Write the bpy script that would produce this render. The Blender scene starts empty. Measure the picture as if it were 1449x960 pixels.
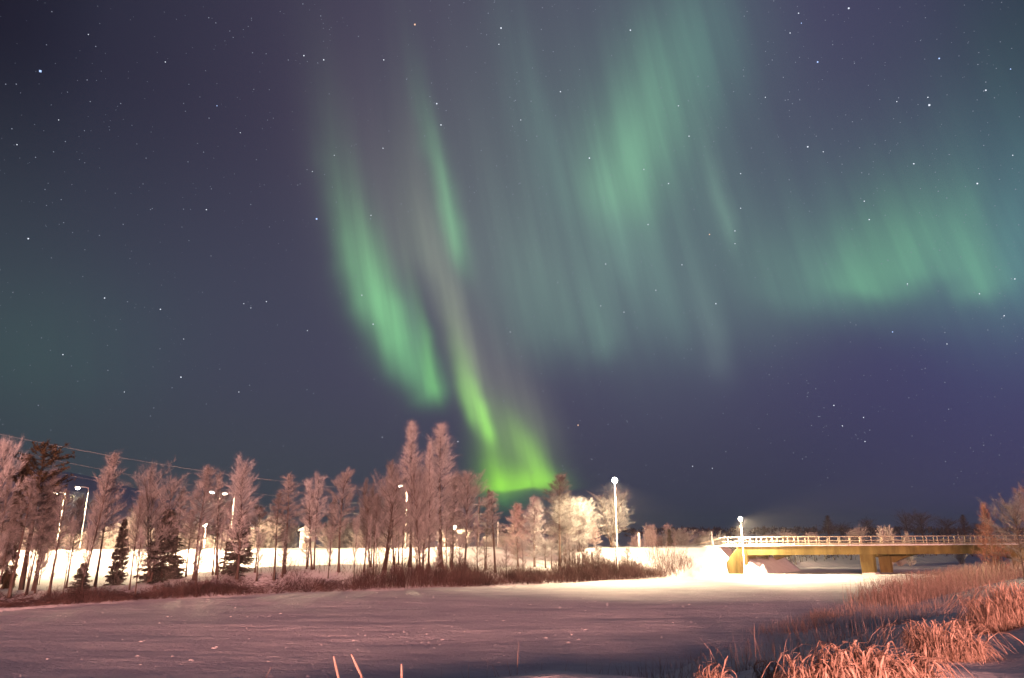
import bpy, bmesh, math, random
import numpy as np
from mathutils import Vector, Matrix

# ------------------------------------------------------------------ camera, sky, exposure
scene = bpy.context.scene
COL = scene.collection
W0, H0, F0 = 1449.0, 960.0, 1000.0          # photo size and focal length in its pixels
HORIZON = 752.0
PITCH = math.atan((HORIZON - H0 / 2) / F0)
ZC = 5.5                                     # eye height above the river ice
cam_d = bpy.data.cameras.new('camera')
cam = bpy.data.objects.new('camera', cam_d)
COL.objects.link(cam)
cam.location = (0, 0, ZC)
cam.rotation_euler = (math.pi / 2 + PITCH, 0, 0)
cam_d.sensor_width = 36.0
cam_d.lens = 36.0 * F0 / W0
cam_d.clip_start, cam_d.clip_end = 0.1, 9000
scene.camera = cam

vs = scene.view_settings
vs.view_transform = 'Standard'
vs.look = 'None'
vs.exposure = 0.0
vs.gamma = 1.0
vs.use_curve_mapping = False
scene.render.engine = 'CYCLES'
scene.cycles.max_bounces = 6
scene.cycles.diffuse_bounces = 3
scene.cycles.sample_clamp_indirect = 4
scene.cycles.use_denoising = True
scene.cycles.use_adaptive_sampling = False

LAMP_POWER = 21000.0                         # road lamps across the river
LAMP_COLOR = (1.0, 0.72, 0.42)
STREET_POWER = 900000.0                      # the street behind the photographer
STREET_COLOR = (1.0, 0.41, 0.32)


def s2l(c):
    return tuple(((v / 255) / 12.92 if v / 255 <= 0.04045 else ((v / 255 + 0.055) / 1.055) ** 2.4) for v in c)


def ray(px, py):
    """Direction towards a point of the photograph from where it was taken."""
    u, v = (px - W0 / 2) / F0, (H0 / 2 - py) / F0
    c, s = math.cos(PITCH), math.sin(PITCH)
    return Vector((u, c - v * s, s + v * c))


def P(px, py, y):
    d = ray(px, py)
    return Vector((d.x / d.y * y, y, ZC + d.z / d.y * y))


def azel(px, py):
    d = ray(px, py).normalized()
    return math.degrees(math.atan2(d.x, d.y)), math.degrees(math.asin(d.z))


world = bpy.data.worlds.new('World')
scene.world = world
world.use_nodes = True
world.cycles.sampling_method = 'MANUAL'
world.cycles.sample_map_resolution = 256
nt = world.node_tree
nt.nodes.clear()
L = nt.links.new


def N(t, **kw):
    n = nt.nodes.new(t)
    for k, v in kw.items():
        setattr(n, k, v)
    return n


def M(op, a, b=None, c=None):
    n = N('ShaderNodeMath', operation=op)
    for i, q in enumerate((a, b, c)):
        if q is None:
            continue
        if isinstance(q, (int, float)):
            n.inputs[i].default_value = q
        else:
            L(q, n.inputs[i])
    return n.outputs[0]


tc = N('ShaderNodeTexCoord')
sp = N('ShaderNodeSeparateXYZ')
L(tc.outputs['Generated'], sp.inputs[0])
az = M('MULTIPLY', M('ARCTAN2', sp.outputs[0], sp.outputs[1]), 180 / math.pi)
el = M('MULTIPLY', M('ARCSINE', sp.outputs[2]), 180 / math.pi)
cmb = N('ShaderNodeCombineXYZ')
L(az, cmb.inputs[0])
L(el, cmb.inputs[1])
# slow wobble so that the curtains are not ruled lines
nz = N('ShaderNodeTexNoise', noise_dimensions='2D')
nz.inputs['Scale'].default_value = 0.16
nz.inputs['Detail'].default_value = 2.0
L(cmb.outputs[0], nz.inputs['Vector'])
wob = N('ShaderNodeVectorMath', operation='MULTIPLY_ADD')
L(nz.outputs['Color'], wob.inputs[0])
wob.inputs[1].default_value = (1.2, 1.2, 0)
wob.inputs[2].default_value = (-.6, -.6, 0)
wadd = N('ShaderNodeVectorMath', operation='ADD')
L(cmb.outputs[0], wadd.inputs[0])
L(wob.outputs[0], wadd.inputs[1])
# fine vertical striation
strv = N('ShaderNodeVectorMath', operation='MULTIPLY')
L(cmb.outputs[0], strv.inputs[0])
strv.inputs[1].default_value = (0.9, 0.06, 0)
rot = N('ShaderNodeMapping')
rot.inputs['Rotation'].default_value = (0, 0, math.radians(-12))
L(cmb.outputs[0], rot.inputs[0])
L(rot.outputs[0], strv.inputs[0])
nz2 = N('ShaderNodeTexNoise', noise_dimensions='2D')
nz2.inputs['Scale'].default_value = 0.7
nz2.inputs['Detail'].default_value = 3.0
L(strv.outputs[0], nz2.inputs['Vector'])
stri = N('ShaderNodeMapRange')
L(nz2.outputs[0], stri.inputs[0])
stri.inputs[1].default_value, stri.inputs[2].default_value = 0.3, 0.7
stri.inputs[3].default_value, stri.inputs[4].default_value = 0.82, 1.16

AZ0, AZ1 = -42.0, 42.0


def ramp(stops):
    mr = N('ShaderNodeMapRange')
    L(az, mr.inputs[0])
    mr.inputs[1].default_value, mr.inputs[2].default_value = AZ0, AZ1
    r = N('ShaderNodeValToRGB')
    L(mr.outputs[0], r.inputs[0])
    e = r.color_ramp.elements
    while len(e) > 1:
        e.remove(e[-1])
    r.color_ramp.interpolation = 'B_SPLINE'
    for i, (px, py, c) in enumerate(stops):
        p = (azel(px, py)[0] - AZ0) / (AZ1 - AZ0)
        if i == 0:
            e[0].position = p
            q = e[0]
        else:
            q = e.new(p)
        q.color = (*s2l(c), 1)
    return r.outputs[0]


low = ramp([(0, 690, (57, 70, 78)), (250, 690, (64, 72, 81)), (500, 690, (66, 71, 84)), (800, 690, (62, 62, 84)),
            (1050, 690, (60, 61, 84)), (1250, 690, (61, 61, 92)), (1449, 690, (66, 64, 102))])
mid = ramp([(0, 430, (57, 68, 80)), (160, 430, (60, 67, 84)), (300, 430, (64, 69, 88)), (500, 430, (68, 69, 91)), (750, 430, (73, 71, 97)),
            (1000, 430, (72, 70, 99)), (1250, 430, (66, 65, 104)), (1449, 430, (69, 66, 113))])
hig = ramp([(0, 60, (24, 27, 44)), (150, 60, (40, 44, 63)), (430, 60, (63, 60, 82)), (600, 60, (74, 70, 92)),
            (800, 60, (72, 73, 95)), (1100, 60, (72, 71, 101)), (1300, 60, (63, 64, 93)), (1449, 60, (46, 54, 76))])


def mixc(f, a, b):
    n = N('ShaderNodeMix', data_type='RGBA')
    L(f, n.inputs[0])
    L(a, n.inputs[6])
    L(b, n.inputs[7])
    return n.outputs[2]


def maprange(v, a, b):
    n = N('ShaderNodeMapRange', interpolation_type='SMOOTHSTEP')
    L(v, n.inputs[0])
    n.inputs[1].default_value, n.inputs[2].default_value = a, b
    return n.outputs[0]


base = mixc(maprange(el, 2, 13), low, mid)
base = mixc(maprange(el, 14, 33), base, hig)

grp = bpy.data.node_groups.new('aurora_ray', 'ShaderNodeTree')
for nme, typ in (('v', 'NodeSocketVector'), ('q', 'NodeSocketFloat'), ('k', 'NodeSocketColor')):
    grp.interface.new_socket(nme, in_out='INPUT', socket_type=typ)
grp.interface.new_socket('c', in_out='OUTPUT', socket_type='NodeSocketColor')
_nt, _L = nt, L
nt, L = grp, grp.links.new
gi, go = N('NodeGroupInput'), N('NodeGroupOutput')
gs = N('ShaderNodeSeparateXYZ')
L(gi.outputs[0], gs.inputs[0])
gneg = M('LESS_THAN', gs.outputs[1], 0.0)
gq = M('MULTIPLY_ADD', gneg, gi.outputs[1], 1.0)
gss = M('MULTIPLY', M('MULTIPLY', gs.outputs[1], gs.outputs[1]), gq)
gex = M('MULTIPLY_ADD', gs.outputs[0], gs.outputs[0], gss)
gI = M('EXPONENT', M('MULTIPLY', gex, -1.0))
gv = N('ShaderNodeVectorMath', operation='SCALE')
L(gi.outputs[2], gv.inputs[0])
L(gI, gv.inputs[3])
L(gv.outputs[0], go.inputs[0])
nt, L = _nt, _L

acc = {'smooth': None, 'stri': None}


def ray_glow(b, t, hw, col, q=4.0, where='stri'):
    """One ray of the aurora: bright foot b, faint top t, half-width hw; col is linear light."""
    B, T = Vector(azel(*b)), Vector(azel(*t))
    d = T - B
    ln = d.length
    d.normalize()
    e = 4.0
    bx = Vector(azel(b[0] + e, b[1])) - B
    by = Vector(azel(b[0], b[1] + e)) - B
    n2 = Vector((d.y, -d.x))
    gp = Vector((t[0] - b[0], t[1] - b[1])).normalized()
    nrm = Vector((-gp.y, gp.x))
    wv = (bx * nrm.x + by * nrm.y) / e
    w = abs(wv.dot(n2)) * hw
    mp = N('ShaderNodeMapping', vector_type='TEXTURE')
    mp.inputs['Location'].default_value = (B.x, B.y, 0)
    mp.inputs['Rotation'].default_value = (0, 0, math.atan2(d.y, d.x) - math.pi / 2)
    mp.inputs['Scale'].default_value = (w, ln, 1)
    L(wadd.outputs[0], mp.inputs[0])
    g = N('ShaderNodeGroup', node_tree=grp)
    L(mp.outputs[0], g.inputs[0])
    g.inputs[1].default_value = q * q - 1
    g.inputs[2].default_value = (*col, 1)
    if acc[where] is None:
        acc[where] = g.outputs[0]
    else:
        a = N('ShaderNodeVectorMath', operation='ADD')
        L(acc[where], a.inputs[0])
        L(g.outputs[0], a.inputs[1])
        acc[where] = a.outputs[0]


# broad veils (foot, top, half width, colour, sharpness of the lower edge)
ray_glow((805, 360), (845, -20), 200, (.048, .086, .060), 3.0, 'smooth')
ray_glow((640, 330), (590, 90), 110, (.036, .044, .034), 1.5, 'smooth')
ray_glow((960, 320), (985, -60), 120, (.018, .050, .030), 1.6, 'smooth')
ray_glow((1270, 398), (1330, 170), 190, (.030, .080, .040), 3.4, 'smooth')
ray_glow((1430, 320), (1440, 60), 130, (.014, .058, .036), 1.4, 'smooth')
ray_glow((1080, 430), (1100, 250), 110, (.022, .048, .026), 2.6, 'smooth')
ray_glow((60, 500), (60, 390), 190, (.004, .022, .010), 1.2, 'smooth')
ray_glow((520, 300), (470, 100), 60, (.034, .026, .026), 1.0, 'smooth')
# left ribbon
ray_glow((535, 440), (480, 220), 32, (.030, .090, .035), 3.0)
ray_glow((516, 425), (485, 290), 22, (.055, .175, .062), 3.0)
ray_glow((551, 476), (520, 340), 20, (.072, .240, .076), 3.6)
ray_glow((578, 515), (545, 410), 22, (.040, .150, .050), 3.8)
ray_glow((610, 555), (578, 470), 24, (.060, .205, .062), 4.6)
ray_glow((614, 543), (594, 450), 9, (.085, .300, .060), 3.8)
ray_glow((590, 470), (570, 400), 12, (.020, .060, .030), 2.0)
# thin middle rays
ray_glow((648, 345), (612, 205), 14, (.060, .210, .070), 3.6)
ray_glow((628, 270), (590, 120), 18, (.025, .055, .030), 1.6)
ray_glow((650, 470), (600, 270), 22, (.085, .085, .055), 1.8)
ray_glow((672, 565), (640, 440), 18, (.070, .120, .040), 2.2)
ray_glow((585, 350), (560, 230), 34, (.045, .060, .030), 2.0)
# foot of the ribbon behind the trees
ray_glow((690, 608), (662, 530), 11, (.170, .500, .030), 3.8)
ray_glow((664, 585), (645, 520), 9, (.100, .270, .030), 3.0)
ray_glow((738, 688), (712, 610), 42, (.120, .300, .016), 6.0)
ray_glow((704, 688), (692, 640), 17, (.110, .300, .004), 6.0)
ray_glow((736, 691), (735, 668), 47, (.230, .600, .000), 6.0)
ray_glow((770, 676), (730, 612), 15, (.150, .400, .012), 4.2)
ray_glow((735, 600), (680, 460), 42, (.090, .085, .062), 1.6)
ray_glow((722, 712), (722, 690), 34, (.020, .120, .020), 1.4)
# tall patch, upper middle
ray_glow((880, 262), (930, 130), 50, (.050, .145, .055), 2.6)
ray_glow((905, 190), (955, 20), 75, (.035, .105, .055), 1.4)
ray_glow((990, 70), (1010, -40), 70, (.016, .056, .034), 1.3)
ray_glow((770, 210), (720, 20), 32, (.020, .050, .034), 1.6)
ray_glow((1028, 312), (1000, 200), 14, (.045, .090, .055), 2.8)
ray_glow((880, 340), (840, 230), 30, (.030, .070, .045), 1.8)
# lower middle hem
ray_glow((770, 466), (735, 330), 50, (.045, .100, .060), 3.0)
ray_glow((848, 482), (825, 380), 28, (.040, .090, .055), 3.4)
ray_glow((930, 450), (900, 320), 64, (.024, .050, .034), 2.6)
ray_glow((1012, 502), (985, 390), 20, (.034, .052, .040), 2.8)
# curtain on the right
ray_glow((1236, 404), (1245, 300), 60, (.052, .180, .064), 5.0)
ray_glow((1305, 378), (1310, 280), 54, (.040, .130, .050), 3.8)
ray_glow((1384, 404), (1360, 295), 34, (.055, .175, .065), 5.0)
ray_glow((1440, 382), (1440, 250), 34, (.020, .075, .045), 2.6)
ray_glow((1150, 420), (1170, 300), 85, (.030, .085, .045), 4.0)

sm = N('ShaderNodeVectorMath', operation='MULTIPLY')
L(acc['stri'], sm.inputs[0])
cs = N('ShaderNodeCombineXYZ')
for i in range(3):
    L(stri.outputs[0], cs.inputs[i])
L(cs.outputs[0], sm.inputs[1])
t1 = N('ShaderNodeVectorMath', operation='ADD')
sm2 = N('ShaderNodeVectorMath', operation='MULTIPLY')
L(acc['smooth'], sm2.inputs[0])
half = N('ShaderNodeVectorMath', operation='MULTIPLY_ADD')
L(cs.outputs[0], half.inputs[0])
half.inputs[1].default_value = (.5, .5, .5)
half.inputs[2].default_value = (.5, .5, .5)
L(half.outputs[0], sm2.inputs[1])
L(sm.outputs[0], t1.inputs[0])
L(sm2.outputs[0], t1.inputs[1])
t2 = N('ShaderNodeVectorMath', operation='ADD')
L(t1.outputs[0], t2.inputs[0])
L(base, t2.inputs[1])
bg = N('ShaderNodeBackground')
L(t2.outputs[0], bg.inputs['Color'])
bg.inputs['Strength'].default_value = 1.0
wo = N('ShaderNodeOutputWorld')
L(bg.outputs[0], wo.inputs['Surface'])


# ------------------------------------------------------------------ helpers
def mat(name, color, rough=0.8, noise=None, bump=None, emit=None, spec=0.2):
    m = bpy.data.materials.new(name)
    m.use_nodes = True
    t = m.node_tree
    b = t.nodes['Principled BSDF']
    b.inputs['Base Color'].default_value = (*color, 1)
    b.inputs['Roughness'].default_value = rough
    b.inputs['Specular IOR Level'].default_value = spec
    tcn = t.nodes.new('ShaderNodeTexCoord')
    if noise:
        scale, lo, hi, stretch = noise
        mp = t.nodes.new('ShaderNodeMapping')
        mp.inputs['Scale'].default_value = stretch
        t.links.new(tcn.outputs['Object'], mp.inputs[0])
        nn = t.nodes.new('ShaderNodeTexNoise')
        nn.inputs['Scale'].default_value = scale
        nn.inputs['Detail'].default_value = 6
        nn.inputs['Roughness'].default_value = 0.62
        t.links.new(mp.outputs[0], nn.inputs['Vector'])
        r = t.nodes.new('ShaderNodeValToRGB')
        r.color_ramp.elements[0].position, r.color_ramp.elements[1].position = 0.3, 0.7
        r.color_ramp.elements[0].color = (*lo, 1)
        r.color_ramp.elements[1].color = (*hi, 1)
        t.links.new(nn.outputs[0], r.inputs[0])
        t.links.new(r.outputs[0], b.inputs['Base Color'])
    if bump:
        last = None
        for scale, dist, stretch in bump:
            mp = t.nodes.new('ShaderNodeMapping')
            mp.inputs['Scale'].default_value = stretch
            t.links.new(tcn.outputs['Object'], mp.inputs[0])
            nn = t.nodes.new('ShaderNodeTexNoise')
            nn.inputs['Scale'].default_value = scale
            nn.inputs['Detail'].default_value = 5
            t.links.new(mp.outputs[0], nn.inputs['Vector'])
            bp = t.nodes.new('ShaderNodeBump')
            bp.inputs['Strength'].default_value = 1.0
            bp.inputs['Distance'].default_value = dist
            t.links.new(nn.outputs[0], bp.inputs['Height'])
            if last:
                t.links.new(last, bp.inputs['Normal'])
            last = bp.outputs[0]
        t.links.new(last, b.inputs['Normal'])
    if emit:
        b.inputs['Emission Color'].default_value = (*emit[0], 1)
        b.inputs['Emission Strength'].default_value = emit[1]
    return m


MAT = dict(
    snow=mat('snow', (.78, .79, .82), .7, (0.35, (.70, .71, .75), (.82, .83, .85), (1, 1, 1)),
             [(0.9, .25, (1, 1, 1)), (6.0, .05, (1, 1, 1))]),
    ice=mat('river_snow', (.74, .75, .79), .75, (0.5, (.58, .59, .66), (.82, .83, .86), (.35, 1, 1)),
            [(0.25, .35, (.35, 1, 1)), (1.3, .22, (.5, 1, 1)), (5.0, .12, (.8, 1, 1)), (17.0, .04, (1, 1, 1))]),
    road=mat('packed_snow', (.62, .62, .65), .5, (1.2, (.52, .52, .55), (.68, .68, .7), (.2, 1, 1)), [(4, .03, (1, 1, 1))]),
    hill=mat('hill_snow', (.5, .5, .56), .9, (.03, (.18, .17, .2), (.62, .62, .68), (1, 1, 1))),
    bark=mat('bark', (.10, .075, .06), .9, (3, (.06, .045, .038), (.17, .13, .11), (1, 1, .3)), [(14, .03, (1, 1, .3))]),
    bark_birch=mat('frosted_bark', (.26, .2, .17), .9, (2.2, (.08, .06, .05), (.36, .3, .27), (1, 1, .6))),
    twig=mat('frosty_twigs', (.38, .39, .38), .9, (.9, (.21, .205, .20), (.56, .58, .57), (1, 1, 1))),
    twig_pale=mat('pale_twigs', (.58, .60, .59), .9, (.9, (.40, .40, .39), (.76, .79, .78), (1, 1, 1))),
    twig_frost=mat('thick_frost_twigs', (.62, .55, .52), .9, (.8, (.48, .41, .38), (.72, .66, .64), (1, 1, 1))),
    twig_dark=mat('dark_twigs', (.15, .14, .145), .9, (.8, (.08, .075, .08), (.24, .225, .23), (1, 1, 1))),
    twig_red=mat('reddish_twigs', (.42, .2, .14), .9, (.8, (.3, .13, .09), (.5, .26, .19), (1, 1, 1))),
    needle=mat('spruce_needles', (.05, .055, .04), .9, (2.4, (.018, .024, .016), (.17, .165, .15), (1, 1, 1))),
    needle_pine=mat('pine_needles', (.07, .055, .03), .9, (1.1, (.035, .028, .016), (.12, .09, .05), (1, 1, 1))),
    twig_mid=mat('grey_twigs', (.25, .25, .24), .9, (.9, (.13, .122, .115), (.38, .385, .375), (1, 1, 1))),
    twig_rust=mat('rusty_twigs', (.24, .16, .14), .9, (.8, (.15, .10, .085), (.36, .25, .22), (1, 1, 1))),
    brush=mat('thicket_twigs', (.10, .06, .055), .95, (.7, (.04, .024, .022), (.19, .125, .115), (1, 1, 1))),
    reed=mat('frosted_reed', (.34, .24, .2), .9, (3.5, (.10, .06, .045), (.60, .46, .40), (1, 1, 1))),
    grass=mat('frosted_grass', (.40, .28, .22), .9, (7.0, (.08, .035, .018), (.62, .46, .38), (1, 1, 1))),
    concrete=mat('sodium_tinted_concrete', (.20, .165, .055), .85, (.9, (.09, .07, .022), (.27, .22, .075), (1, 1, .2)), [(8, .02, (1, 1, 1))]),  # the yellow of the sodium lamplight is put into the concrete's colour
    concrete_dark=mat('stained_concrete', (.16, .11, .035), .85, (1.2, (.08, .055, .02), (.24, .17, .055), (1, 1, .2))),  # stained parts, with the same lamplight yellow in their colour
    rail=mat('frosted_rail', (.40, .35, .28), .6, (3, (.30, .25, .18), (.50, .45, .38), (1, 1, 1))),
    steel=mat('frosted_steel', (.66, .64, .62), .5, (5, (.52, .5, .48), (.75, .74, .72), (1, 1, 1))),
    wood=mat('grey_wood', (.42, .38, .36), .9, (3, (.2, .16, .14), (.4, .34, .3), (1, 1, .2))),
    wire=mat('frosted_wire', (.45, .45, .46), .7),
    wall=mat('painted_wall', (.75, .72, .66), .8, (2, (.68, .65, .6), (.8, .77, .72), (1, 1, 1))),
    roof=mat('dark_roof', (.10, .09, .09), .8, (2, (.07, .06, .06), (.14, .13, .13), (1, 1, 1))),
    lamp_glass=mat('lamp_glass', (.9, .9, .9), .3, emit=((1, .88, .68), 60)),
)


def obj(name, me, m, parent=None, loc=None):
    if isinstance(me, bmesh.types.BMesh):
        bm = me
        me = bpy.data.meshes.new(name)
        bm.to_mesh(me)
        bm.free()
    if m is not None and not me.materials:
        me.materials.append(m)
    o = bpy.data.objects.new(name, me)
    COL.objects.link(o)
    if parent:
        o.parent = parent
    if loc:
        o.location = loc
    return o


def use_mat(o, m):
    """Give this copy a material of its own while it shares its mesh."""
    o.material_slots[0].link = 'OBJECT'
    o.material_slots[0].material = m


def tag(o, label=None, cat=None, group=None, kind=None):
    for k, v in (('label', label), ('category', cat), ('group', group), ('kind', kind)):
        if v:
            o[k] = v
    return o


def empty(name, loc, label, cat, group=None, rz=0.0):
    o = bpy.data.objects.new(name, None)
    o.empty_display_size = 0.3
    COL.objects.link(o)
    o.location = loc
    o.rotation_euler = (0, 0, rz)
    return tag(o, label, cat, group)


class MB:
    """Collects tubes, boxes and spikes into one mesh."""

    def __init__(self):
        self.v, self.f = [], []
        self.n = 0

    def add(self, vs_, fs):
        self.v.append(np.asarray(vs_, float).reshape(-1, 3))
        n = self.n
        self.f.extend([tuple(i + n for i in q) for q in fs])
        self.n += len(self.v[-1])

    def tube(self, pts, rad, k=5, cap=True):
        pts = [Vector(p) for p in pts]
        vs_, fs = [], []
        for i, p in enumerate(pts):
            d = (pts[min(i + 1, len(pts) - 1)] - pts[max(i - 1, 0)]).normalized()
            a = d.orthogonal().normalized() if abs(d.z) > .98 else d.cross(Vector((0, 0, 1))).normalized()
            b = d.cross(a)
            r = rad[i] if hasattr(rad, '__len__') else rad
            for j in range(k):
                t = 2 * math.pi * j / k
                vs_.append(p + a * (r * math.cos(t)) + b * (r * math.sin(t)))
        for i in range(len(pts) - 1):
            for j in range(k):
                fs.append((i * k + j, i * k + (j + 1) % k, (i + 1) * k + (j + 1) % k, (i + 1) * k + j))
        if cap:
            fs.append(tuple(range(k))[::-1])
            fs.append(tuple((len(pts) - 1) * k + j for j in range(k)))
        self.add([tuple(q) for q in vs_], fs)
        return self

    def box(self, a, b):
        (x0, y0, z0), (x1, y1, z1) = a, b
        vs_ = [(x0, y0, z0), (x1, y0, z0), (x1, y1, z0), (x0, y1, z0), (x0, y0, z1), (x1, y0, z1), (x1, y1, z1), (x0, y1, z1)]
        self.add(vs_, [(0, 3, 2, 1), (4, 5, 6, 7), (0, 1, 5, 4), (1, 2, 6, 5), (2, 3, 7, 6), (3, 0, 4, 7)])
        return self

    def prism(self, poly, off):
        """poly: 3-D outline; off: the vector it is pushed along."""
        n = len(poly)
        o = Vector(off)
        vs_ = [tuple(Vector(p)) for p in poly] + [tuple(Vector(p) + o) for p in poly]
        fs = [tuple(range(n))[::-1], tuple(range(n, 2 * n))]
        fs += [(i, (i + 1) % n, n + (i + 1) % n, n + i) for i in range(n)]
        self.add(vs_, fs)
        return self

    def spikes(self, base, tip, width, rng, mid=0.0):
        """Thin tapering blades, one triangle each (vectorised)."""
        base, tip = np.asarray(base, float), np.asarray(tip, float)
        n = len(base)
        d = tip - base
        s = np.cross(d, rng.normal(size=(n, 3)))
        s /= np.linalg.norm(s, axis=1, keepdims=True) + 1e-9
        w = (np.broadcast_to(width, (n,)) / 2)[:, None]
        vv = np.stack([base - s * w, base + s * w, tip], 1).reshape(-1, 3)
        self.v.append(vv)
        k = self.n
        self.f.extend([(k + 3 * i, k + 3 * i + 1, k + 3 * i + 2) for i in range(n)])
        self.n += 3 * n
        return self

    def mesh(self, name, smooth=False):
        me = bpy.data.meshes.new(name)
        me.from_pydata(np.concatenate(self.v).tolist(), [], self.f)
        if smooth:
            me.polygons.foreach_set('use_smooth', [True] * len(me.polygons))
        me.update()
        return me

    def build(self, name, m, parent=None, smooth=False):
        return obj(name, self.mesh(name, smooth), m, parent)


# ------------------------------------------------------------------ terrain
def on_ice(px, py):
    d = ray(px, py)
    k = -ZC / d.z
    return d.x * k, d.y * k


NEAR = np.array([(-400, -60), (-80, -18), (-40, 2), (-20, 13), (-8, 20), (2, 26), (6.4, 31), (13, 41), (22, 52), (30, 61),
                 (44, 76), (58, 90), (67, 97), (74, 105), (90, 112), (160, 120), (400, 130)], float)
FAR = np.array([(-400, 15), (-120, 34), (-60, 44)] +
               [on_ice(*p) for p in ((0, 863), (200, 851), (400, 843), (560, 836), (700, 831), (900, 822), (1000, 817), (1030, 814), (1048, 812))] +
               [(33.4, 98), (38.8, 104), (41, 108), (47, 119), (62, 129), (95, 139), (160, 149), (400, 165)], float)


def noise2(x, y, seed=0, oct_=4, s=1.0):
    """Cheap smooth value noise for numpy arrays, about -1..1."""
    out, amp, f, tot = 0.0, 1.0, s, 0.0
    for o in range(oct_):
        X, Y = x * f + 13.7 * o, y * f - 7.3 * o
        xi, yi = np.floor(X), np.floor(Y)
        fx, fy = X - xi, Y - yi
        fx, fy = fx * fx * (3 - 2 * fx), fy * fy * (3 - 2 * fy)

        def h(a, b):
            q = np.sin(a * 127.1 + b * 311.7 + seed * 74.7 + o * 19.3) * 43758.5453
            return (q - np.floor(q)) * 2 - 1
        v = (h(xi, yi) * (1 - fx) + h(xi + 1, yi) * fx) * (1 - fy) + (h(xi, yi + 1) * (1 - fx) + h(xi + 1, yi + 1) * fx) * fy
        out = out + v * amp
        tot += amp
        amp *= .5
        f *= 2.1
    return out / tot


def sstep(a, b, x):
    t = np.clip((x - a) / (b - a), 0, 1)
    return t * t * (3 - 2 * t)


def side(poly, x, y, sign):
    """Rough signed distance inland of a bank line that is a function of x."""
    f = np.interp(x, poly[:, 0], poly[:, 1])
    g = (np.interp(x + 1.5, poly[:, 0], poly[:, 1]) - np.interp(x - 1.5, poly[:, 0], poly[:, 1])) / 3
    return sign * (y - f) / np.sqrt(1 + g * g)


ROAD_Y, ROAD_Z = 101.0, 3.55
XL, XR = P(1056, 775, 98).x, P(1428, 772, 98).x


def ground(x, y):
    x, y = np.asarray(x, float), np.asarray(y, float)
    sn, sf = side(NEAR, x, y, -1), side(FAR, x, y, 1)
    wob = noise2(x, y, 3, 3, .18)
    near = (4.0 - 2.3 * sstep(13, 44, y) + 1.9 * sstep(-10, -21, x) * sstep(-50, -30, y)) * sstep(-1, 15, sn + .9 * wob) + .045 * noise2(x, y, 5, 4, .7) * sstep(0, 6, sn)  # bank top raised out of view at the left to shade the ice
    # trodden path along the bank top at the right
    pd = (x - (6.6 + (y - 10) * .62)) * .85
    near = near - .10 * np.exp(-(pd / .55) ** 2) * sstep(2, 8, y) * sstep(60, 30, y)
    far = (.85 + .5 * sstep(-34, -22, x)) * sstep(-.5, 6, sf + .5 * wob) + .13 * noise2(x, y, 9, 3, .25) * sstep(0, 4, sf)
    far = far + .75 * np.exp(-((sf - 9) / 4.5) ** 2) * sstep(-36, -28, x) * sstep(-2, -12, x)
    far = far + 1.3 * sstep(108, 135, y) * sstep(0, 10, sf) + .012 * np.clip(y - 140, 0, 400)
    # road embankments on both sides of the bridge
    up = ROAD_Z + (x - XL) * .006
    dl = np.hypot(np.maximum(x - (XL - 2), 0), np.maximum(np.abs(y - ROAD_Y) - 5.0, 0))
    emb_l = np.minimum(up - .05 - dl / 1.9, .25 + np.maximum(sf + .6, 0) * 1.6)
    far = np.where(x < 48, np.maximum(far, emb_l), far)
    dr = np.hypot(np.maximum((XR + 3) - x, 0), np.maximum(np.abs(y - ROAD_Y - 1) - 5.0, 0))
    emb_r = np.minimum(up - .05 - dr / 1.9, .3 + np.maximum(sn, 0) * 2.5)
    near = np.where(x > 55, np.maximum(near, emb_r), near)
    bed = -.6
    z = np.where(sn > sf, near, far)
    river = (sn < 0) & (sf < 0)
    z = np.where(river, np.maximum(bed, np.maximum(sn, sf) * .5 - .05), z)
    # snow slope under the left end of the bridge
    xs_ = x - (y - 98)
    berm = np.minimum(1.9 - (xs_ - XL) * .8, 2.3 - np.maximum(98.6 - y, 0) * 1.6)
    z = np.where((xs_ > XL - .4) & (xs_ < XL + 9) & (y > 95) & (y < 106), np.maximum(z, berm), z)
    # the fell far behind the trees on the left
    hx, hy = P(70, 700, 560).x, 560
    z = z + 44 * np.exp(-((x - hx) / 95) ** 2 - ((y - hy) / 150) ** 2) * (1 + .12 * noise2(x, y, 21, 4, .02)) * sstep(150, 400, y)
    return z


def gz(x, y):
    return float(ground(np.array([x]), np.array([y]))[0])


def sheet(name, xs, ys, zf, m, keep=None):
    X, Y = np.meshgrid(xs, ys)
    Z = zf(X, Y)
    nx, ny = len(xs), len(ys)
    idx = np.arange(nx * ny).reshape(ny, nx)
    q = np.stack([idx[:-1, :-1], idx[:-1, 1:], idx[1:, 1:], idx[1:, :-1]], -1).reshape(-1, 4)
    if keep is not None:
        k = keep(X, Y)
        k = (k[:-1, :-1] | k[:-1, 1:] | k[1:, 1:] | k[1:, :-1]).reshape(-1)
        q = q[k]
    me = bpy.data.meshes.new(name)
    me.vertices.add(nx * ny)
    me.vertices.foreach_set('co', np.stack([X, Y, Z], -1).reshape(-1))
    me.loops.add(len(q) * 4)
    me.loops.foreach_set('vertex_index', q.reshape(-1).astype(np.int32))
    me.polygons.add(len(q))
    me.polygons.foreach_set('loop_start', np.arange(0, len(q) * 4, 4, dtype=np.int32))
    me.polygons.foreach_set('use_smooth', np.ones(len(q), bool))
    me.update(calc_edges=True)
    me.validate()
    if keep is not None:
        bm = bmesh.new()
        bm.from_mesh(me)
        bmesh.ops.delete(bm, geom=[v for v in bm.verts if not v.link_faces], context='VERTS')
        bm.to_mesh(me)
        bm.free()
    o = obj(name, me, m)
    o['kind'] = 'structure'
    return o


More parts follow.
